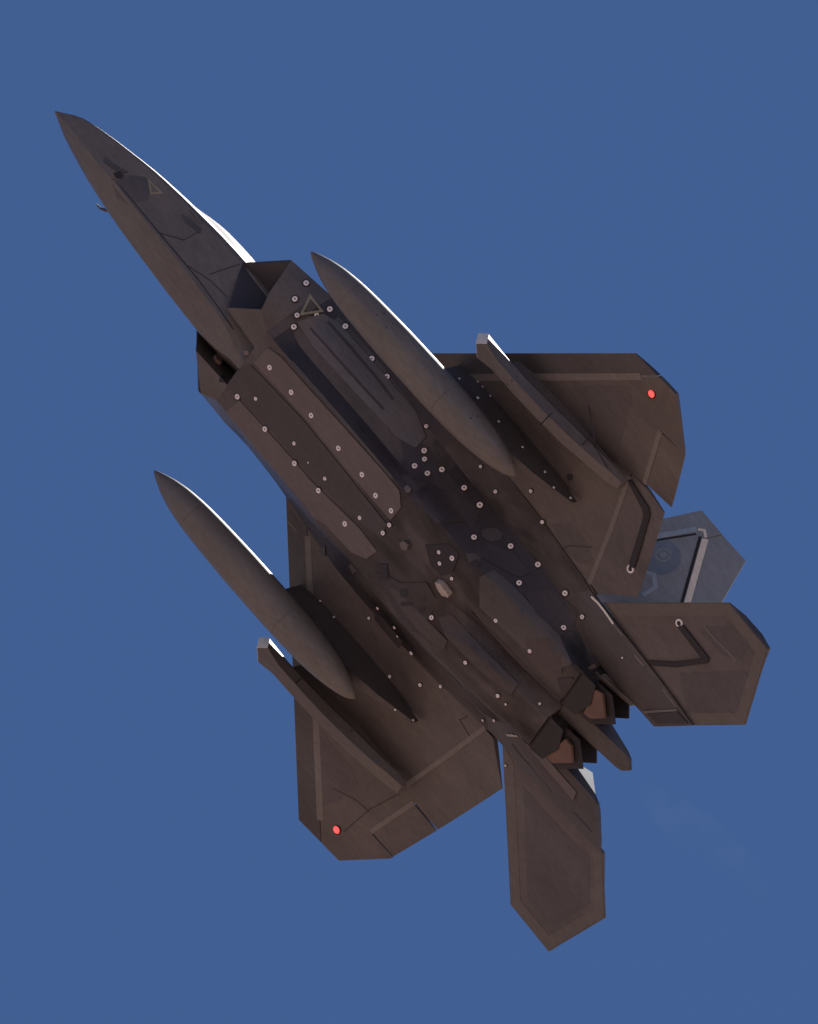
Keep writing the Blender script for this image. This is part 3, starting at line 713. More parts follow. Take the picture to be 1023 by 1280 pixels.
PATCHES = [
    ('stained_panel', 'M_SOOT2', 0.004, 'centre_fuselage', [[9.805, -1.458, 0.36], [10.296, -1.588, 0.532], [11.017, -1.583, 0.597], [12.049, -1.558, 0.636], [12.233, -1.362, 0.384], [11.355, -1.424, 0.414], [10.8, -1.232, 0.113], [10.306, -1.246, 0.189]], [0.01, -0.78, -0.63]),  # dark stain built as a thin raised patch on the skin
    ('stained_panel', 'M_SOOT2', 0.004, 'centre_fuselage', [[11.373, 0.74, -0.131], [11.893, 0.449, -0.101], [13.084, 0.618, 0.018], [13.476, 0.712, 0.089], [13.229, 0.837, 0.048], [12.445, 1.09, -0.01]], [0.12, 0.1, -0.99]),  # second stain, also a thin raised patch
    ('bay_door', 'M_DOOR', 0.012, 'centre_fuselage', [[6.989, 0.553, -0.362], [8.025, 0.51, -0.304], [9.209, 0.489, -0.245], [10.571, 0.341, -0.177], [11.15, 0.379, -0.148], [11.061, 0.686, -0.151], [10.724, 0.873, -0.161], [9.936, 0.925, -0.198], [8.406, 1.404, 0.21], [7.194, 1.462, 0.177], [6.858, 1.069, -0.273]], [0.06, 0.19, -0.98]),
    ('bay_door', 'M_DOOR', 0.012, 'centre_fuselage', [[6.776, -0.306, -0.375], [6.831, -0.806, -0.363], [7.162, -0.888, -0.341], [7.897, -0.902, -0.3], [9.06, -0.947, -0.24], [10.223, -0.993, -0.181], [10.783, -0.981, -0.154], [11.018, -0.753, -0.151], [11.0, -0.363, -0.156], [9.714, -0.344, -0.219], [8.309, -0.383, -0.289]], [0.05, -0.02, -1.0]),
    ('bay_door', 'M_MIDDOOR', 0.01, 'centre_fuselage', [[6.593, 0.103, -0.384], [6.751, -0.21, -0.376], [8.288, -0.313, -0.29], [9.693, -0.275, -0.22], [10.982, -0.226, -0.157], [11.066, 0.076, -0.153], [10.6, 0.217, -0.176], [9.23, 0.419, -0.244], [8.046, 0.44, -0.303], [7.01, 0.483, -0.361], [6.592, 0.523, -0.384]], [0.05, 0.0, -1.0]),
    ('gear_door', 'M_SOOT2', 0.01, 'centre_fuselage', [[11.093, -1.241, 0.082], [11.417, -1.509, 0.531], [12.198, -1.489, 0.554], [11.78, -1.091, -0.067], [11.311, -1.108, -0.084]], [0.03, -0.69, -0.72]),
    ('recessed_panel', 'M_VOID2', 0.008, 'centre_fuselage', [[11.878, -0.604, -0.103], [12.269, -1.049, -0.049], [12.55, -1.052, -0.019], [12.662, -0.646, -0.034], [12.517, -0.388, -0.023], [12.238, -0.368, -0.064]], [0.11, -0.13, -0.98]),
    ('vent', 'M_VOID2', 0.01, 'centre_fuselage', [[11.332, 0.552, -0.138], [11.479, 0.39, -0.128], [11.686, 0.628, -0.116], [11.536, 0.795, -0.119]], [0.06, 0.01, -1.0]),
    ('vent', 'M_VOID2', 0.014, 'centre_fuselage', [[11.999, 0.541, -0.094], [12.125, 0.404, -0.082], [12.222, 0.531, -0.076], [12.102, 0.662, -0.085]], [0.08, -0.01, -1.0]),
    ('vent', 'M_VOID2', 0.014, 'centre_fuselage', [[12.158, 0.741, -0.077], [12.346, 0.535, -0.066], [12.394, 0.598, -0.063], [12.204, 0.808, -0.07]], [0.08, 0.03, -1.0]),
    ('vent', 'M_VOID2', 0.014, 'centre_fuselage', [[12.53, 0.498, -0.046], [12.603, 0.4, -0.019], [12.688, 0.49, -0.028], [12.621, 0.584, -0.041]], [0.08, -0.1, -0.99]),
    ('gear_door', 'M_SOOT2', 0.008, 'centre_fuselage', [[11.849, 0.52, -0.105], [12.338, -0.005, -0.03], [12.657, 0.122, 0.036], [12.855, 0.516, -0.017], [12.559, 0.699, -0.043], [12.182, 0.879, -0.069]], [0.16, -0.02, -0.99]),
    ('access_panel', 'M_MIDDOOR', 0.008, 'centre_fuselage', [[12.374, -1.442, 0.503], [12.478, -1.56, 0.674], [12.668, -1.592, 0.739], [12.759, -1.527, 0.66], [12.686, -1.417, 0.501], [12.509, -1.379, 0.43]], [0.06, -0.81, -0.59]),
    ('access_panel', 'M_MIDDOOR', 0.008, 'centre_fuselage', [[12.634, -1.132, 0.034], [12.704, -1.237, 0.199], [12.85, -1.233, 0.212], [12.915, -1.182, 0.146], [12.783, -1.069, 0.018]], [0.09, -0.71, -0.7]),
    ('vent', 'M_VOID2', 0.012, 'centre_fuselage', [[12.803, -1.108, 0.042], [12.843, -1.194, 0.153], [12.996, -1.145, 0.101], [12.916, -1.073, 0.038]], [0.1, -0.67, -0.73]),
    ('access_panel', 'M_MIDDOOR', 0.008, 'centre_fuselage', [[11.794, 0.744, -0.104], [11.903, 0.623, -0.102], [12.702, 0.565, -0.033], [13.369, 0.546, 0.063], [13.425, 0.767, 0.081], [12.932, 0.901, 0.007], [12.319, 0.869, -0.058]], [0.12, 0.04, -0.99]),
    ('access_panel', 'M_DARK', 0.008, 'centre_fuselage', [[13.151, -1.028, 0.049], [13.188, -1.242, 0.279], [13.611, -1.264, 0.401], [14.963, -1.193, 0.654], [15.556, -1.053, 0.605], [15.433, -0.796, 0.527], [14.653, -0.585, 0.322], [13.509, -0.534, 0.09]], [0.19, -0.51, -0.84]),
    ('access_panel', 'M_MIDDOOR', 0.01, 'centre_fuselage', [[14.556, -0.761, 0.304], [14.928, -1.137, 0.54], [15.222, -1.104, 0.584], [15.524, -0.753, 0.548], [15.415, -0.638, 0.518], [14.847, -0.51, 0.368]], [0.24, -0.34, -0.91]),
    ('access_panel', 'M_SOOT2', 0.01, 'centre_fuselage', [[15.506, -0.595, 0.539], [15.707, -0.852, 0.594], [15.829, -0.816, 0.72], [15.914, -0.57, 0.777], [15.8, -0.335, 0.652]], [0.6, -0.02, -0.8]),
    ('access_panel', 'M_MIDDOOR', 0.022, 'centre_fuselage', [[12.94, 0.363, 0.03], [13.078, 0.147, 0.147], [13.858, 0.178, 0.296], [14.957, 0.164, 0.479], [14.986, 0.414, 0.402], [14.22, 0.524, 0.227], [13.351, 0.518, 0.059]], [0.19, -0.32, -0.93]),
    ('bay_door', 'M_SIDEDOOR', 0.014, 'centre_fuselage', [[6.812, -1.395, 0.065], [6.973, -1.738, 0.419], [7.313, -1.808, 0.534], [8.558, -1.822, 0.613], [9.663, -1.82, 0.688], [10.193, -1.683, 0.622], [10.253, -1.476, 0.418], [9.879, -1.373, 0.288], [8.529, -1.344, 0.172], [7.346, -1.312, 0.073]], [0.08, -0.68, -0.73]),
    ('access_panel', 'M_DARK', 0.008, 'centre_fuselage', [[9.357, -1.518, 0.362], [9.471, -1.617, 0.47], [9.725, -1.576, 0.462], [9.77, -1.466, 0.362], [9.583, -1.453, 0.327]], [0.09, -0.68, -0.73]),
    ('access_panel', 'M_SOOT2', 0.008, 'centre_fuselage', [[12.654, -1.198, 0.132], [12.696, -1.391, 0.466], [13.073, -1.52, 0.69], [13.623, -1.507, 0.772], [13.585, -1.375, 0.576], [13.268, -1.302, 0.398]], [0.09, -0.82, -0.56]),
    ('access_panel', 'M_SOOT2', 0.008, 'centre_fuselage', [[13.896, -1.28, 0.487], [14.094, -1.549, 0.931], [14.763, -1.587, 1.057], [15.017, -1.307, 0.896], [14.824, -1.208, 0.627], [14.383, -1.214, 0.501]], [0.17, -0.79, -0.59]),
    ('radar_panel', 'M_GREYD', 0.01, 'forebody', [[1.942, -0.24, -0.246], [2.053, -0.452, -0.055], [2.334, -0.645, 0.14], [2.563, -0.611, 0.08], [2.766, -0.501, -0.064], [2.574, -0.204, -0.286], [2.274, -0.102, -0.276]], [-0.06, -0.49, -0.87]),
    ('sensor_window', 'M_VOID2', 0.012, 'forebody', [[1.878, -0.312, -0.172], [1.907, -0.395, -0.095], [2.026, -0.41, -0.094], [2.061, -0.368, -0.141], [1.977, -0.309, -0.188]], [-0.09, -0.7, -0.71]),
    ('access_panel', 'M_DARK', 0.006, 'forebody', [[1.486, -0.345, -0.086], [1.712, -0.385, -0.08], [2.031, -0.489, -0.016], [2.019, -0.44, -0.063], [1.761, -0.336, -0.134], [1.548, -0.29, -0.147]], [-0.1, -0.7, -0.71]),
    ('access_panel', 'M_DARK', 0.006, 'forebody', [[3.385, -0.707, 0.174], [3.53, -0.758, 0.242], [3.884, -0.791, 0.279], [3.936, -0.75, 0.217], [3.579, -0.696, 0.151]], [-0.02, -0.82, -0.57]),
    ('access_panel', 'M_LIGHT', 0.006, 'forebody', [[3.39, -0.814, 0.324], [3.476, -0.847, 0.388], [3.78, -0.843, 0.357], [3.744, -0.814, 0.316]], [-0.02, -0.87, -0.49]),
    ('bleed_door', 'M_LIGHTPINK', 0.03, 'intake.001', [[5.784, 0.74, 0.06], [5.687, 0.814, 0.29], [5.866, 0.8, 0.285], [6.008, 0.718, 0.034], [5.923, 0.7, -0.044]], [-0.05, -0.96, 0.28]),  # lit spot inside the intake, put in as a pink patch
    ('vent', 'M_VOID2', 0.01, 'intake.001', [[6.338, 0.58, -0.352], [6.322, 0.655, -0.124], [6.517, 0.559, -0.386], [6.418, 0.67, -0.381]], [-0.05, -0.79, -0.61]),
    ('bleed_door', 'M_LIGHTPINK', 0.02, 'forebody', [[6.418, -0.186, -0.276], [6.452, -0.234, -0.225], [6.537, -0.216, -0.239], [6.503, -0.168, -0.291]], [0.04, -0.72, -0.69]),
    ('vent', 'M_VOID2', 0.01, 'wing', [[12.857, -3.419, 1.134], [12.936, -3.505, 1.141], [13.002, -3.413, 1.149], [12.936, -3.342, 1.143]], [0.1, 0.01, -1.0]),
    ('access_panel', 'M_GREYD', 0.006, 'wing', [[13.192, -2.347, 1.148], [13.489, -2.738, 1.185], [14.023, -2.672, 1.226], [14.312, -2.525, 1.24], [14.191, -2.256, 1.216], [13.744, -2.14, 1.183]], [0.07, -0.03, -1.0]),
    ('access_panel', 'M_MIDDOOR', 0.006, 'centre_fuselage', [[9.483, 3.132, 1.269], [9.711, 2.034, 0.793], [9.937, 2.677, 1.102], [9.616, 3.178, 1.301]], [0.08, 0.41, -0.91]),
    ('access_panel', 'M_MIDDOOR', 0.006, 'centre_fuselage', [[11.333, 2.232, 0.974], [11.547, 2.154, 0.962], [12.168, 2.174, 1.012], [12.121, 2.486, 1.115], [11.737, 2.643, 1.147], [11.433, 2.625, 1.122]], [0.06, 0.33, -0.94]),
    ('access_panel', 'M_GREYD', 0.006, 'wing.001', [[11.933, 5.28, 0.917], [11.908, 5.079, 0.935], [12.826, 5.136, 1.053], [13.123, 5.28, 1.082], [13.035, 5.829, 1.019], [12.821, 6.283, 0.951]], [0.14, -0.09, -0.99]),
    ('access_panel', 'M_GREYD', 0.006, 'wing', [[11.927, -5.007, 0.945], [12.906, -6.086, 0.972], [13.088, -5.858, 1.024], [13.416, -4.799, 1.152], [13.035, -4.853, 1.1]], [0.13, 0.09, -0.99]),
    ('access_panel', 'M_GREYD', 0.006, 'tailplane', [[16.989, -3.386, 1.343], [17.042, -3.608, 1.344], [17.598, -4.223, 1.359], [18.02, -4.109, 1.371], [18.02, -3.692, 1.371], [17.69, -3.466, 1.362]], [0.03, 0.0, -1.0]),
    ('access_panel', 'M_GREYD', 0.006, 'tailplane', [[17.161, -2.369, 1.348], [18.206, -3.619, 1.376], [18.486, -3.651, 1.384], [18.649, -2.902, 1.388], [17.768, -1.926, 1.364]], [0.03, 0.0, -1.0]),
    ('access_panel', 'M_GREYD', 0.006, 'tailplane.001', [[15.919, 2.336, 1.314], [17.375, 2.236, 1.353], [17.871, 2.151, 1.367], [18.475, 2.879, 1.383], [18.119, 3.976, 1.374], [17.366, 3.995, 1.353]], [0.03, 0.0, -1.0]),
    ('flap_tape', 'M_TAPE', 0.012, 'flaperon', [[13.924, -4.414, 1.237], [13.984, -4.483, 1.228], [14.618, -4.395, 1.243], [14.732, -4.311, 1.249], [15.08, -3.327, 1.259], [15.12, -3.187, 1.256], [15.018, -3.12, 1.255], [14.951, -3.23, 1.258], [14.631, -4.175, 1.251], [14.525, -4.244, 1.248]], [0.01, 0.01, -1.0]),
    ('tail_tape', 'M_TAPE', 0.012, 'tailplane', [[16.554, -3.067, 1.331], [16.629, -3.197, 1.333], [17.489, -3.174, 1.357], [17.508, -3.055, 1.357], [17.028, -2.408, 1.344], [16.469, -1.859, 1.329], [16.383, -1.903, 1.327], [16.959, -2.494, 1.342], [17.354, -3.024, 1.353]], [0.03, 0.0, -1.0]),
    ('end_strip', 'M_SEAL', 0.01, 'tail_boom', [[17.069, -1.221, 1.215], [17.582, -1.829, 1.297], [17.615, -1.808, 1.295], [17.101, -1.194, 1.229]], [0.06, 0.14, -0.99]),
    ('end_panel', 'M_SOOT2', 0.008, 'tail_boom', [[17.171, -1.252, 1.218], [17.632, -1.804, 1.295], [17.951, -1.82, 1.303], [17.444, -1.27, 1.243]], [0.06, -0.09, -0.99]),
    ('fairing', 'M_LIGHT', 0.04, 'centre_fuselage', [[10.832, -1.074, -0.125], [10.819, -1.138, -0.067], [10.936, -1.15, -0.063], [10.979, -1.092, -0.105], [10.915, -1.053, -0.137]], [0.01, -0.62, -0.79]),
    ('fairing', 'M_LIGHT', 0.05, 'centre_fuselage', [[11.446, -0.201, -0.13], [11.498, -0.327, -0.126], [11.613, -0.338, -0.119], [11.653, -0.219, -0.116], [11.563, -0.144, -0.122]], [0.07, 0.0, -1.0]),
    ('fairing', 'M_LIGHT', 0.04, 'centre_fuselage', [[10.424, 1.813, 0.752], [10.879, 0.982, -0.15], [11.024, 1.058, -0.13], [10.571, 1.893, 0.796]], [0.06, 0.33, -0.94]),
    ('blade_antenna', 'M_ANT', 0.1, 'centre_fuselage', [[12.494, -0.266, -0.007], [12.597, -0.334, -0.008], [12.853, -0.274, 0.066], [12.858, -0.205, 0.088], [12.744, -0.125, 0.083], [12.589, -0.179, 0.018]], [0.25, 0.19, -0.95]),
    ('warning_stripe', 'M_ANT', 0.01, 'tail_boom.001', [[15.061, 1.649, 1.086], [15.281, 1.446, 1.071], [15.314, 1.457, 1.073], [15.117, 1.656, 1.088]], [0.03, 0.11, -0.99]),
    ('boom_panel', 'M_DOOR', 0.008, 'centre_fuselage', [[15.755, -1.099, 0.837], [15.722, -1.134, 1.003], [16.761, -0.991, 1.536], [16.734, -0.963, 1.348]], [0.22, -0.96, -0.17]),
    ('boom_panel', 'M_DOOR', 0.008, 'tail_boom.001', [[15.527, 1.429, 1.075], [15.649, 1.243, 1.065], [16.947, 1.274, 1.199], [16.979, 1.479, 1.226]], [0.1, 0.12, -0.99]),
]
SEAMS = [
    ('tank_mark', 'M_TAPE', 0.025, 0.006, 'tank_body', [[8.376, -3.488, -0.538], [8.427, -3.56, -0.379]], [0.0, -0.89, -0.46]),
    ('tank_mark', 'M_TAPE', 0.025, 0.006, 'tank_body', [[8.711, -3.486, -0.529], [8.693, -3.566, -0.375]], [0.0, -0.89, -0.46]),
    ('tank_mark', 'M_TAPE', 0.03, 0.006, 'tail_cone', [[11.155, -3.509, -0.261], [11.186, -3.571, -0.101]], [0.11, -0.89, -0.44]),
    ('pod_seam', 'M_TAPE', 0.02, 0.006, 'pod_body', [[11.133, -4.331, 0.232], [11.168, -4.509, 0.235], [11.16, -4.587, 0.348]], [0.08, -0.36, -0.93]),
    ('pod_seam', 'M_TAPE', 0.02, 0.006, 'pod_body', [[12.361, -4.614, -0.079], [12.169, -4.541, 0.373], [12.118, -4.613, 0.598]], [-0.01, -1.0, 0.06]),
    ('pod_seam', 'M_TAPE', 0.02, 0.006, 'pod_body', [[12.972, -4.345, 0.549], [12.987, -4.552, 0.618], [12.961, -4.679, 0.735]], [0.25, -0.55, -0.8]),
    ('pod_seam', 'M_TAPE', 0.02, 0.006, 'pod_body.001', [[11.158, 4.472, 0.23], [11.183, 4.29, 0.263], [11.148, 4.226, 0.41]], [0.06, -0.69, -0.72]),
    ('pod_seam', 'M_TAPE', 0.02, 0.006, 'pod_body.001', [[12.601, 4.343, 0.45], [12.555, 4.25, 0.609], [12.55, 4.131, 0.667]], [0.16, -0.65, -0.75]),
    ('gap_seal', 'M_PALE', 0.035, 0.012, 'tail_boom', [[14.765, -1.976, 1.179], [14.954, -1.996, 1.196], [15.161, -1.992, 1.202], [15.471, -1.965, 1.203]], [0.04, -0.4, -0.91]),  # sunlit sliver along the boom gap, put in as a pale strip
    ('gap_seal', 'M_SEAL', 0.03, 0.012, 'tail_boom', [[15.471, -1.965, 1.203], [15.778, -1.954, 1.22]], [0.05, -0.4, -0.91]),  # dimmer rear end of the same painted sliver
    ('warning_triangle', 'M_MARK', 0.045, 0.006, 'intake', [[6.548, -1.787, 0.385], [6.933, -1.783, 0.387], [6.753, -1.561, 0.112], [6.548, -1.787, 0.385]], [0.01, -0.77, -0.63]),
    ('warning_triangle', 'M_MARK', 0.035, 0.006, 'forebody', [[2.426, -0.644, 0.131], [2.783, -0.683, 0.161], [2.678, -0.577, 0.028], [2.426, -0.644, 0.131]], [-0.03, -0.79, -0.61]),
    ('bay_rib', 'M_SOOT2', 0.05, 0.03, 'centre_fuselage', [[7.051, -1.47, 0.172], [8.303, -1.488, 0.266], [9.259, -1.507, 0.342]], [0.06, -0.63, -0.78]),
    ('bay_rib', 'M_SOOT2', 0.06, 0.03, 'centre_fuselage', [[7.157, -1.711, 0.416], [7.883, -1.713, 0.473], [8.732, -1.715, 0.514], [9.218, -1.694, 0.52]], [0.06, -0.71, -0.7]),
    ('bay_rib', 'M_DARK', 0.05, 0.03, 'centre_fuselage', [[7.394, -1.001, -0.324], [8.99, -1.033, -0.241], [10.528, -1.048, -0.164]], [0.05, -0.04, -1.0]),
    ('bay_rib', 'M_SOOT2', 0.03, 0.02, 'centre_fuselage', [[9.24, -1.125, -0.063], [9.985, -1.129, -0.024], [10.515, -1.14, -0.034]], [-0.01, -0.96, -0.3]),
    ('panel_seam', 'M_SOOT2', 0.03, 0.006, 'forebody', [[2.165, -0.295, -0.226], [3.477, -0.362, -0.262], [4.769, -0.399, -0.26], [5.949, -0.311, -0.256]], [0.03, -0.75, -0.66]),
    ('panel_seam', 'M_SOOT2', 0.02, 0.006, 'forebody', [[3.412, -0.341, -0.283], [3.869, -0.556, -0.048], [3.895, -0.88, 0.437]], [-0.04, -0.86, -0.51]),
    ('panel_seam', 'M_SOOT2', 0.02, 0.006, 'forebody', [[4.756, -0.547, -0.076], [4.915, -0.901, 0.41]], [-0.01, -0.8, -0.6]),
    ('panel_seam', 'M_SOOT2', 0.02, 0.006, 'forebody', [[5.362, -0.543, -0.071], [4.852, -0.504, -0.13], [4.357, -0.404, -0.25]], [0.01, -0.78, -0.63]),
    ('panel_seam', 'M_SOOT2', 0.025, 0.006, 'pod_body', [[12.324, -5.007, 1.036], [13.155, -4.59, 0.837], [13.818, -4.45, 0.818]], [0.28, -0.86, -0.43]),
    ('panel_seam', 'M_SOOT2', 0.025, 0.006, 'wing', [[13.561, -1.807, 1.143], [13.744, -2.325, 1.188], [14.127, -2.692, 1.235]], [0.07, -0.06, -1.0]),
    ('panel_seam', 'M_SOOT2', 0.02, 0.006, 'wing.001', [[12.763, 5.773, 0.985], [13.282, 5.568, 1.079], [13.641, 5.532, 1.133]], [0.14, -0.09, -0.99]),
    ('panel_seam', 'M_SOOT2', 0.02, 0.006, 'wing.001', [[13.491, 6.26, 1.044], [13.612, 5.494, 1.132], [13.896, 4.732, 1.216]], [0.14, -0.08, -0.99]),
    ('panel_seam', 'M_SOOT2', 0.025, 0.006, 'wing.001', [[14.454, 2.554, 1.25], [14.015, 2.452, 1.214], [14.106, 2.233, 1.209]], [0.07, 0.05, -1.0]),
    ('panel_seam', 'M_SEAL', 0.03, 0.006, 'tailplane', [[16.978, -3.56, 1.343], [17.358, -3.563, 1.353], [17.943, -3.629, 1.369]], [0.03, 0.0, -1.0]),
    ('panel_seam', 'M_SOOT2', 0.03, 0.006, 'tail_boom.001', [[15.266, 1.726, 1.1], [16.498, 1.78, 1.216], [17.656, 1.668, 1.277]], [0.03, 0.19, -0.98]),
    ('panel_seam', 'M_SEAL', 0.03, 0.006, 'engine_nozzle', [[15.882, -1.09, 0.964], [16.741, -1.09, 1.25], [17.37, -1.09, 1.531]], [0.0, -1.0, 0.0]),
    ('panel_seam', 'M_SEAL', 0.03, 0.006, 'tail_boom', [[16.13, -1.882, 1.216], [17.003, -1.864, 1.272], [17.548, -1.838, 1.297]], [0.07, -0.18, -0.98]),
    ('panel_seam', 'M_DARK', 0.05, 0.006, 'centre_fuselage', [[13.285, 1.755, 0.959], [14.303, 1.818, 1.085], [15.197, 1.697, 1.141]], [0.1, 0.34, -0.94]),
    ('panel_seam', 'M_SOOT2', 0.06, 0.006, 'centre_fuselage', [[13.388, -0.265, 0.159], [14.192, -0.331, 0.216], [15.22, -0.25, 0.459], [15.787, -0.266, 0.598]], [0.18, 0.13, -0.98]),
    ('panel_seam', 'M_SOOT2', 0.03, 0.006, 'centre_fuselage', [[12.973, 0.622, 0.002], [13.336, 0.274, 0.128]], [0.09, -0.23, -0.97]),
    ('panel_seam', 'M_SOOT2', 0.03, 0.006, 'centre_fuselage', [[9.168, 2.164, 0.852], [9.303, 2.178, 0.859], [9.492, 2.07, 0.801], [9.733, 1.849, 0.711]], [0.0, 0.47, -0.88]),
    ('panel_seam', 'M_SEAL', 0.03, 0.006, 'leading_edge_flap.001', [[8.723, 2.418, 0.821], [9.019, 2.42, 0.841]], [0.08, -0.06, -0.99]),
]
RINGS = [
    ('flaperon', 15.062, -3.099, 1.254, -0.01, -0.02, -1.0, 0.075),
    ('tailplane', 16.541, -3.147, 1.331, 0.03, 0.0, -1.0, 0.075),
]

# ================================================================ SURFACE DETAILS
# Positions are in the aircraft's own axes (metres); each piece is laid on the skin it belongs to.
M_MIDDOOR = mat('mid_grey_paint', (0.078, 0.070, 0.071), 0.5, 0.35, var=0.15)
M_SIDEDOOR = mat('side_door_paint', (0.125, 0.120, 0.125), 0.44, 0.5, var=0.2)
M_SOOT2 = mat('stained_dark_paint', (0.055, 0.05, 0.055), 0.5, 0.35, var=0.2)
M_GREYD = mat('grey_paint_patched', (0.106, 0.097, 0.095), 0.5, 0.35, var=0.2)
M_VOID2 = mat('opening_dark', (0.028, 0.026, 0.03), 0.6, 0.1, var=0.2)
M_LIGHTPINK = mat('bare_primer', (0.36, 0.25, 0.22), 0.6, 0.0, var=0.15)  # pinkish colour painted in for the lit spot in the intake
M_ANT = mat('antenna_pale', (0.40, 0.37, 0.33), 0.5, 0.0, var=0.3, scale=6)
MATS = {k: v for k, v in globals().items() if k.startswith('M_')}
TREES = {}
def tree_of(o):
    if o.name not in TREES:
        me = o.data
        TREES[o.name] = BVHTree.FromPolygons([v.co.copy() for v in me.vertices], [tuple(p.vertices) for p in me.polygons])
    return TREES[o.name]

def basis(n):
    n = Vector(n).normalized()
    u = Vector((1, 0, 0)) - n * n.x
    u.normalize()
    return n, u, n.cross(u)

def local_off(o):
    """Body position of an object's own origin (stores have their own base)."""
    r = o
    while r.parent: r = r.parent
    return Vector((0, 0, 0)) if r is JET else JET.matrix_world.inverted() @ r.matrix_world.translation

def parent_for(o):
    # jet > part > sub-part is as deep as it goes
    return o if o.parent is None or o.parent.parent is None else o.parent

def lay(o, p, n, h):
    """Nearest point of the skin of o along n through body point p, raised by h."""
    t = tree_of(o); off = local_off(o)
    q = p - off
    loc, nn, i, d = t.ray_cast(q + n * 0.25, -n, 0.7)
    if loc is None:
        loc = q
    return loc + n * h

def patch(name, m, h, oname, pts, n):
    o = bpy.data.objects[oname]
    n, u, v = basis(n)
    c = sum((Vector(p) for p in pts), Vector()) / len(pts)
    bm = bmesh.new()
    vs = [bm.verts.new(((Vector(p) - c).dot(u), (Vector(p) - c).dot(v), 0)) for p in pts]
    bm.faces.new(vs)
    xs = [q.co.x for q in vs]; ys = [q.co.y for q in vs]
    for lo, hi, no in ((min(xs), max(xs), (1, 0, 0)), (min(ys), max(ys), (0, 1, 0))):
        k = int((hi - lo) / 0.09)
        for i in range(1, k + 1):
            t = lo + (hi - lo) * i / (k + 1)
            bmesh.ops.bisect_plane(bm, geom=bm.verts[:] + bm.edges[:] + bm.faces[:], plane_co=(t * no[0], t * no[1], 0), plane_no=no, dist=1e-4)
    rim = [e for e in bm.edges if e.is_boundary]
    down = {}
    for q in bm.verts[:]:
        p = c + u * q.co.x + v * q.co.y
        q.co = lay(o, p, n, h)
    edge_v = {q for e in rim for q in e.verts}
    for q in edge_v: down[q] = bm.verts.new(q.co - n * (h + 0.03))
    for e in rim:
        a, b = e.verts
        bm.faces.new((a, b, down[b], down[a]))
    return bm_obj(name, bm, MATS[m], parent_for(o), 25)

def seam(name, m, w, h, oname, pts, n):
    o = bpy.data.objects[oname]
    n = Vector(n).normalized()
    P = []
    for a, b in zip(pts[:-1], pts[1:]):
        a = Vector(a); b = Vector(b); k = max(1, int((b - a).length / 0.2))
        P += [a.lerp(b, i / k) for i in range(k)]
    P.append(Vector(pts[-1]))
    closed = (P[0] - P[-1]).length < 0.01
    if closed: P.pop()
    N = len(P)
    bm = bmesh.new(); R = []
    for i, p in enumerate(P):
        a = P[(i - 1) % N] if closed or i else p; b = P[(i + 1) % N] if closed or i < N - 1 else p
        t1 = (p - a).normalized() if (p - a).length else (b - p).normalized(); t2 = (b - p).normalized() if (b - p).length else t1
        t = (t1 + t2).normalized(); s_ = n.cross(t).normalized() / max(0.45, t.dot(t1))
        R.append([bm.verts.new(lay(o, p + s_ * w / 2 * sg, n, hh)) for sg, hh in ((-1, -.01), (-1, h), (1, h), (1, -.01))])
    for i in range(N if closed else N - 1):
        a, b = R[i], R[(i + 1) % N]
        for j in range(3): bm.faces.new((a[j], a[j + 1], b[j + 1], b[j]))
    if not closed:
        bm.faces.new(R[0]); bm.faces.new(R[-1][::-1])
    return bm_obj(name, bm, MATS[m], parent_for(o), None)

for i, a in enumerate(PATCHES): patch(a[0], a[1], 0.003 if a[1] == 'M_GREYD' else a[2] + 0.008 + 0.0003 * i, *a[3:])
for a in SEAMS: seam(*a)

# fasteners: a dark seat, a pale washer and a grey screw head
def ring_mesh(name, rings, mats, seg=14):
    bm = bmesh.new(); R = []
    for r, z, m in rings:
        R.append([bm.verts.new((r * math.cos(2 * math.pi * i / seg), r * math.sin(2 * math.pi * i / seg), z)) for i in range(seg)])
    for k, (a, b) in enumerate(zip(R[:-1], R[1:])):
        for i in range(seg):
            f = bm.faces.new((a[i], a[(i + 1) % seg], b[(i + 1) % seg], b[i])); f.material_index = rings[k + 1][2]
    f = bm.faces.new(R[-1]); f.material_index = rings[-1][2]
    me = bpy.data.meshes.new(name); bm.to_mesh(me); bm.free()
    for m in mats: me.materials.append(m)
    return me
CAP = ring_mesh('fastener', [(.086, -.02, 0), (.086, .007, 0), (.060, .007, 0), (.058, .018, 1), (.019, .018, 1), (.016, .012, 2)], [M_CAPRIM, M_CAP, M_CAPMID])
CAPS = ring_mesh('small_fastener', [(.080, -.02, 0), (.080, .007, 0), (.056, .007, 0), (.054, .018, 1), (.014, .018, 1), (.012, .012, 2)], [M_CAPRIM, M_CAP, M_CAPMID])
TAPE_END = ring_mesh('tape_end_ring', [(.085, -.02, 0), (.085, .016, 0), (.050, .016, 0), (.048, .006, 1)], [M_CAP, M_TAPE])
def place(me, name, oname, x, y, z, nx, ny, nz, k):
    o = bpy.data.objects[oname]
    n, u, v = basis((nx, ny, nz))
    p = lay(o, Vector((x, y, z)), n, 0.008)
    f = bpy.data.objects.new(name, me)
    COL.objects.link(f)
    f.parent = parent_for(o)
    f.matrix_local = Matrix(((u.x * k, v.x * k, n.x, p.x), (u.y * k, v.y * k, n.y, p.y), (u.z * k, v.z * k, n.z, p.z), (0, 0, 0, 1)))
    return f
for a in FASTENERS:
    place(CAP if a[7] > .82 else CAPS, 'fastener', *a[:7], a[7] * 0.92)
for a in RINGS:
    place(TAPE_END, 'tape_end_ring', *a[:7], a[7] / .075)

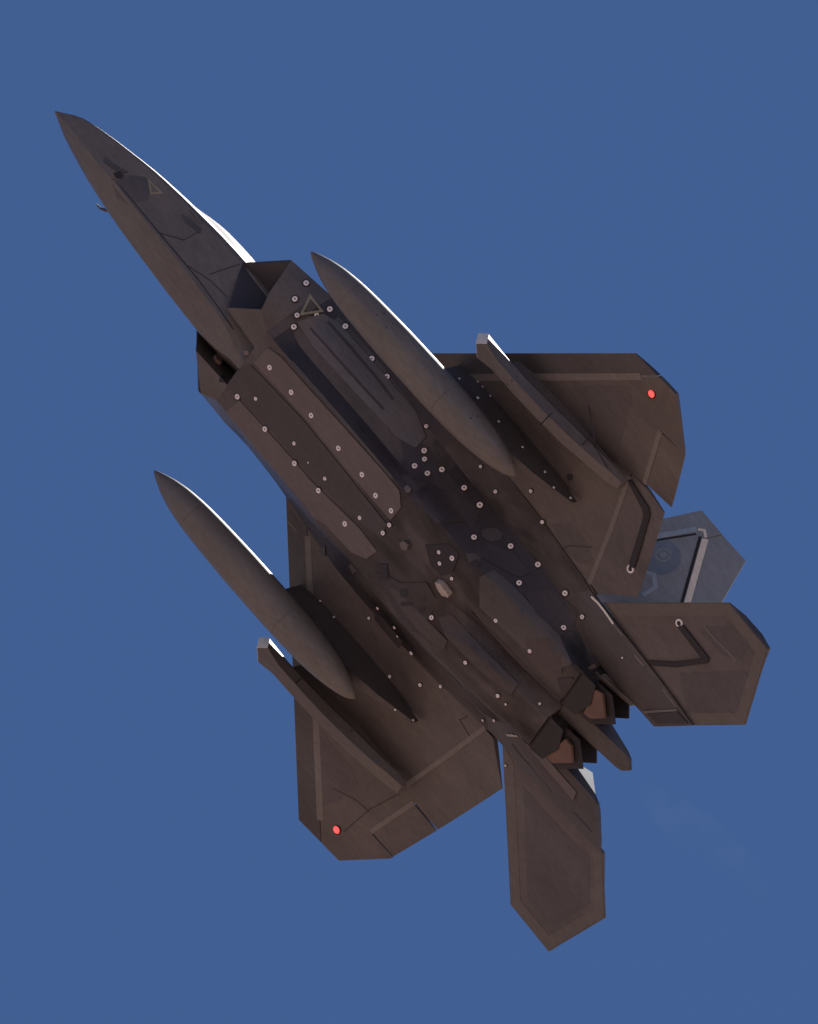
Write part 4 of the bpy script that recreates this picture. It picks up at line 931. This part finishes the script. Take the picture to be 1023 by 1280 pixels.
# port and starboard fin trim
for s in (-1, 1):
    f = FINS[s]
    fin_line([(13.9, 2.02), (14.24, 2.72), (14.60, 3.56)], .11, s, .012, 'edge_strip', M_PALE if False else M_FINCODE, f)
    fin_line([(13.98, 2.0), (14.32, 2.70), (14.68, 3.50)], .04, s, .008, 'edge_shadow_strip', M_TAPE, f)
    fin_line([(14.62, 3.58), (14.70, 3.66), (14.84, 3.60)], .05, s, .012, 'corner_strip', M_PALE, f)
    fin_line([(14.87, 3.57), (15.60, 2.82), (16.40, 2.0)], .12, s, .014, 'hinge_strip', M_PALE, f)
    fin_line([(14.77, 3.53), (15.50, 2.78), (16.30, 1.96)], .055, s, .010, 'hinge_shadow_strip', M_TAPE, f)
    # round badge on a darker field, and the outline of a tail letter
    def disc(name, cx, cz, r, h, m, inner=0.0, sx=1.0):
        bm = bmesh.new(); seg = 28; R = []
        for rr, hh in ((r, 0), (r, h), (inner, h)):
            if rr <= 0: continue
            R.append([])
            for i in range(seg):
                a = 2 * math.pi * i / seg
                x, z = cx + rr * sx * math.cos(a), cz + rr * math.sin(a)
                q = Vector((x, fin_y(z), z)) + FIN_N * (0.055 + hh)
                R[-1].append(bm.verts.new((q.x, q.y * s, q.z)))
        for a, b in zip(R[:-1], R[1:]):
            for i in range(seg): bm.faces.new((a[i], a[(i + 1) % seg], b[(i + 1) % seg], b[i]))
        if inner <= 0: bm.faces.new(R[-1])
        return bm_obj(name, bm, m, f, None)
    disc('badge_field', 14.72, 2.72, .36, .006, M_FINMARK, sx=1.1)
    disc('badge', 14.72, 2.78, .15, .010, M_FIN, inner=.11)
    disc('badge', 14.72, 2.78, .07, .010, M_FIN)
    fin_line([(15.24, 2.02), (15.22, 2.30), (14.98, 2.42), (14.80, 2.30), (14.80, 2.10)], .09, s, .008, 'tail_letter', M_FINCODE, f)

# air data probe on the starboard side of the nose
def probe(s):
    bm = bmesh.new(); R = []
    pts = [Vector((2.02, .66 * s, .28)), Vector((1.99, .74 * s, .26)), Vector((1.88, .80 * s, .245)), Vector((1.75, .815 * s, .24))]
    for i, p in enumerate(pts):
        r = (.05, .035, .025, .012)[i]
        t = (pts[min(i + 1, 3)] - pts[max(i - 1, 0)]).normalized(); u = t.cross(Vector((0, 0, 1))).normalized(); v = t.cross(u)
        R.append([bm.verts.new(p + (u * math.cos(a * math.pi / 4) + v * math.sin(a * math.pi / 4)) * r) for a in range(8)])
    for a, b in zip(R[:-1], R[1:]):
        for j in range(8): bm.faces.new((a[j], a[(j + 1) % 8], b[(j + 1) % 8], b[j]))
    bm.faces.new(R[0]); bm.faces.new(R[-1])
    bm_obj('air_data_probe', bm, M_DARK, forebody, 40)
probe(1)

# faint exhaust shimmer trailing behind the nozzles
bm = bmesh.new(); R = []
for i in range(9):
    k = i / 8
    c0 = Vector((17.9 + 3.2 * k, -0.15 * k, 1.25 + 0.75 * k)); rad = 0.10 + 0.34 * math.sin(math.pi * min(1, k * 1.0)) ** 0.7 + .02
    R.append([bm.verts.new(c0 + Vector((0, math.cos(a * math.pi / 8), math.sin(a * math.pi / 8))) * rad) for a in range(16)])
for a, b in zip(R[:-1], R[1:]):
    for j in range(16): bm.faces.new((a[j], a[(j + 1) % 16], b[(j + 1) % 16], b[j]))
bm.faces.new(R[0]); bm.faces.new(R[-1][::-1])
vm_ = bpy.data.materials.new('exhaust_vapour'); vm_.use_nodes = True
nt = vm_.node_tree; nt.nodes.remove(nt.nodes['Principled BSDF'])
pv = nt.nodes.new('ShaderNodeVolumePrincipled'); pv.inputs['Color'].default_value = (.95, .95, .95, 1); pv.inputs['Anisotropy'].default_value = 0.3
vt = nt.nodes.new('ShaderNodeTexCoord'); vn = nt.nodes.new('ShaderNodeTexNoise'); vn.inputs['Scale'].default_value = 1.1; vn.inputs['Detail'].default_value = 4
vr = nt.nodes.new('ShaderNodeMapRange'); vr.inputs['From Min'].default_value = 0.42; vr.inputs['From Max'].default_value = 0.75; vr.inputs['To Min'].default_value = 0.0; vr.inputs['To Max'].default_value = 0.028
nt.links.new(vt.outputs['Object'], vn.inputs['Vector']); nt.links.new(vn.outputs[0], vr.inputs[0]); nt.links.new(vr.outputs[0], pv.inputs['Density'])
nt.links.new(pv.outputs[0], nt.nodes['Material Output'].inputs['Volume'])
ev = bm_obj('exhaust_vapour', bm, vm_, None, None)
ev.matrix_world = body_matrix((0, 0, 0))
ev['kind'] = 'stuff'; ev['label'] = 'faint pale exhaust vapour trailing behind the jet tail'; ev['category'] = 'vapour'
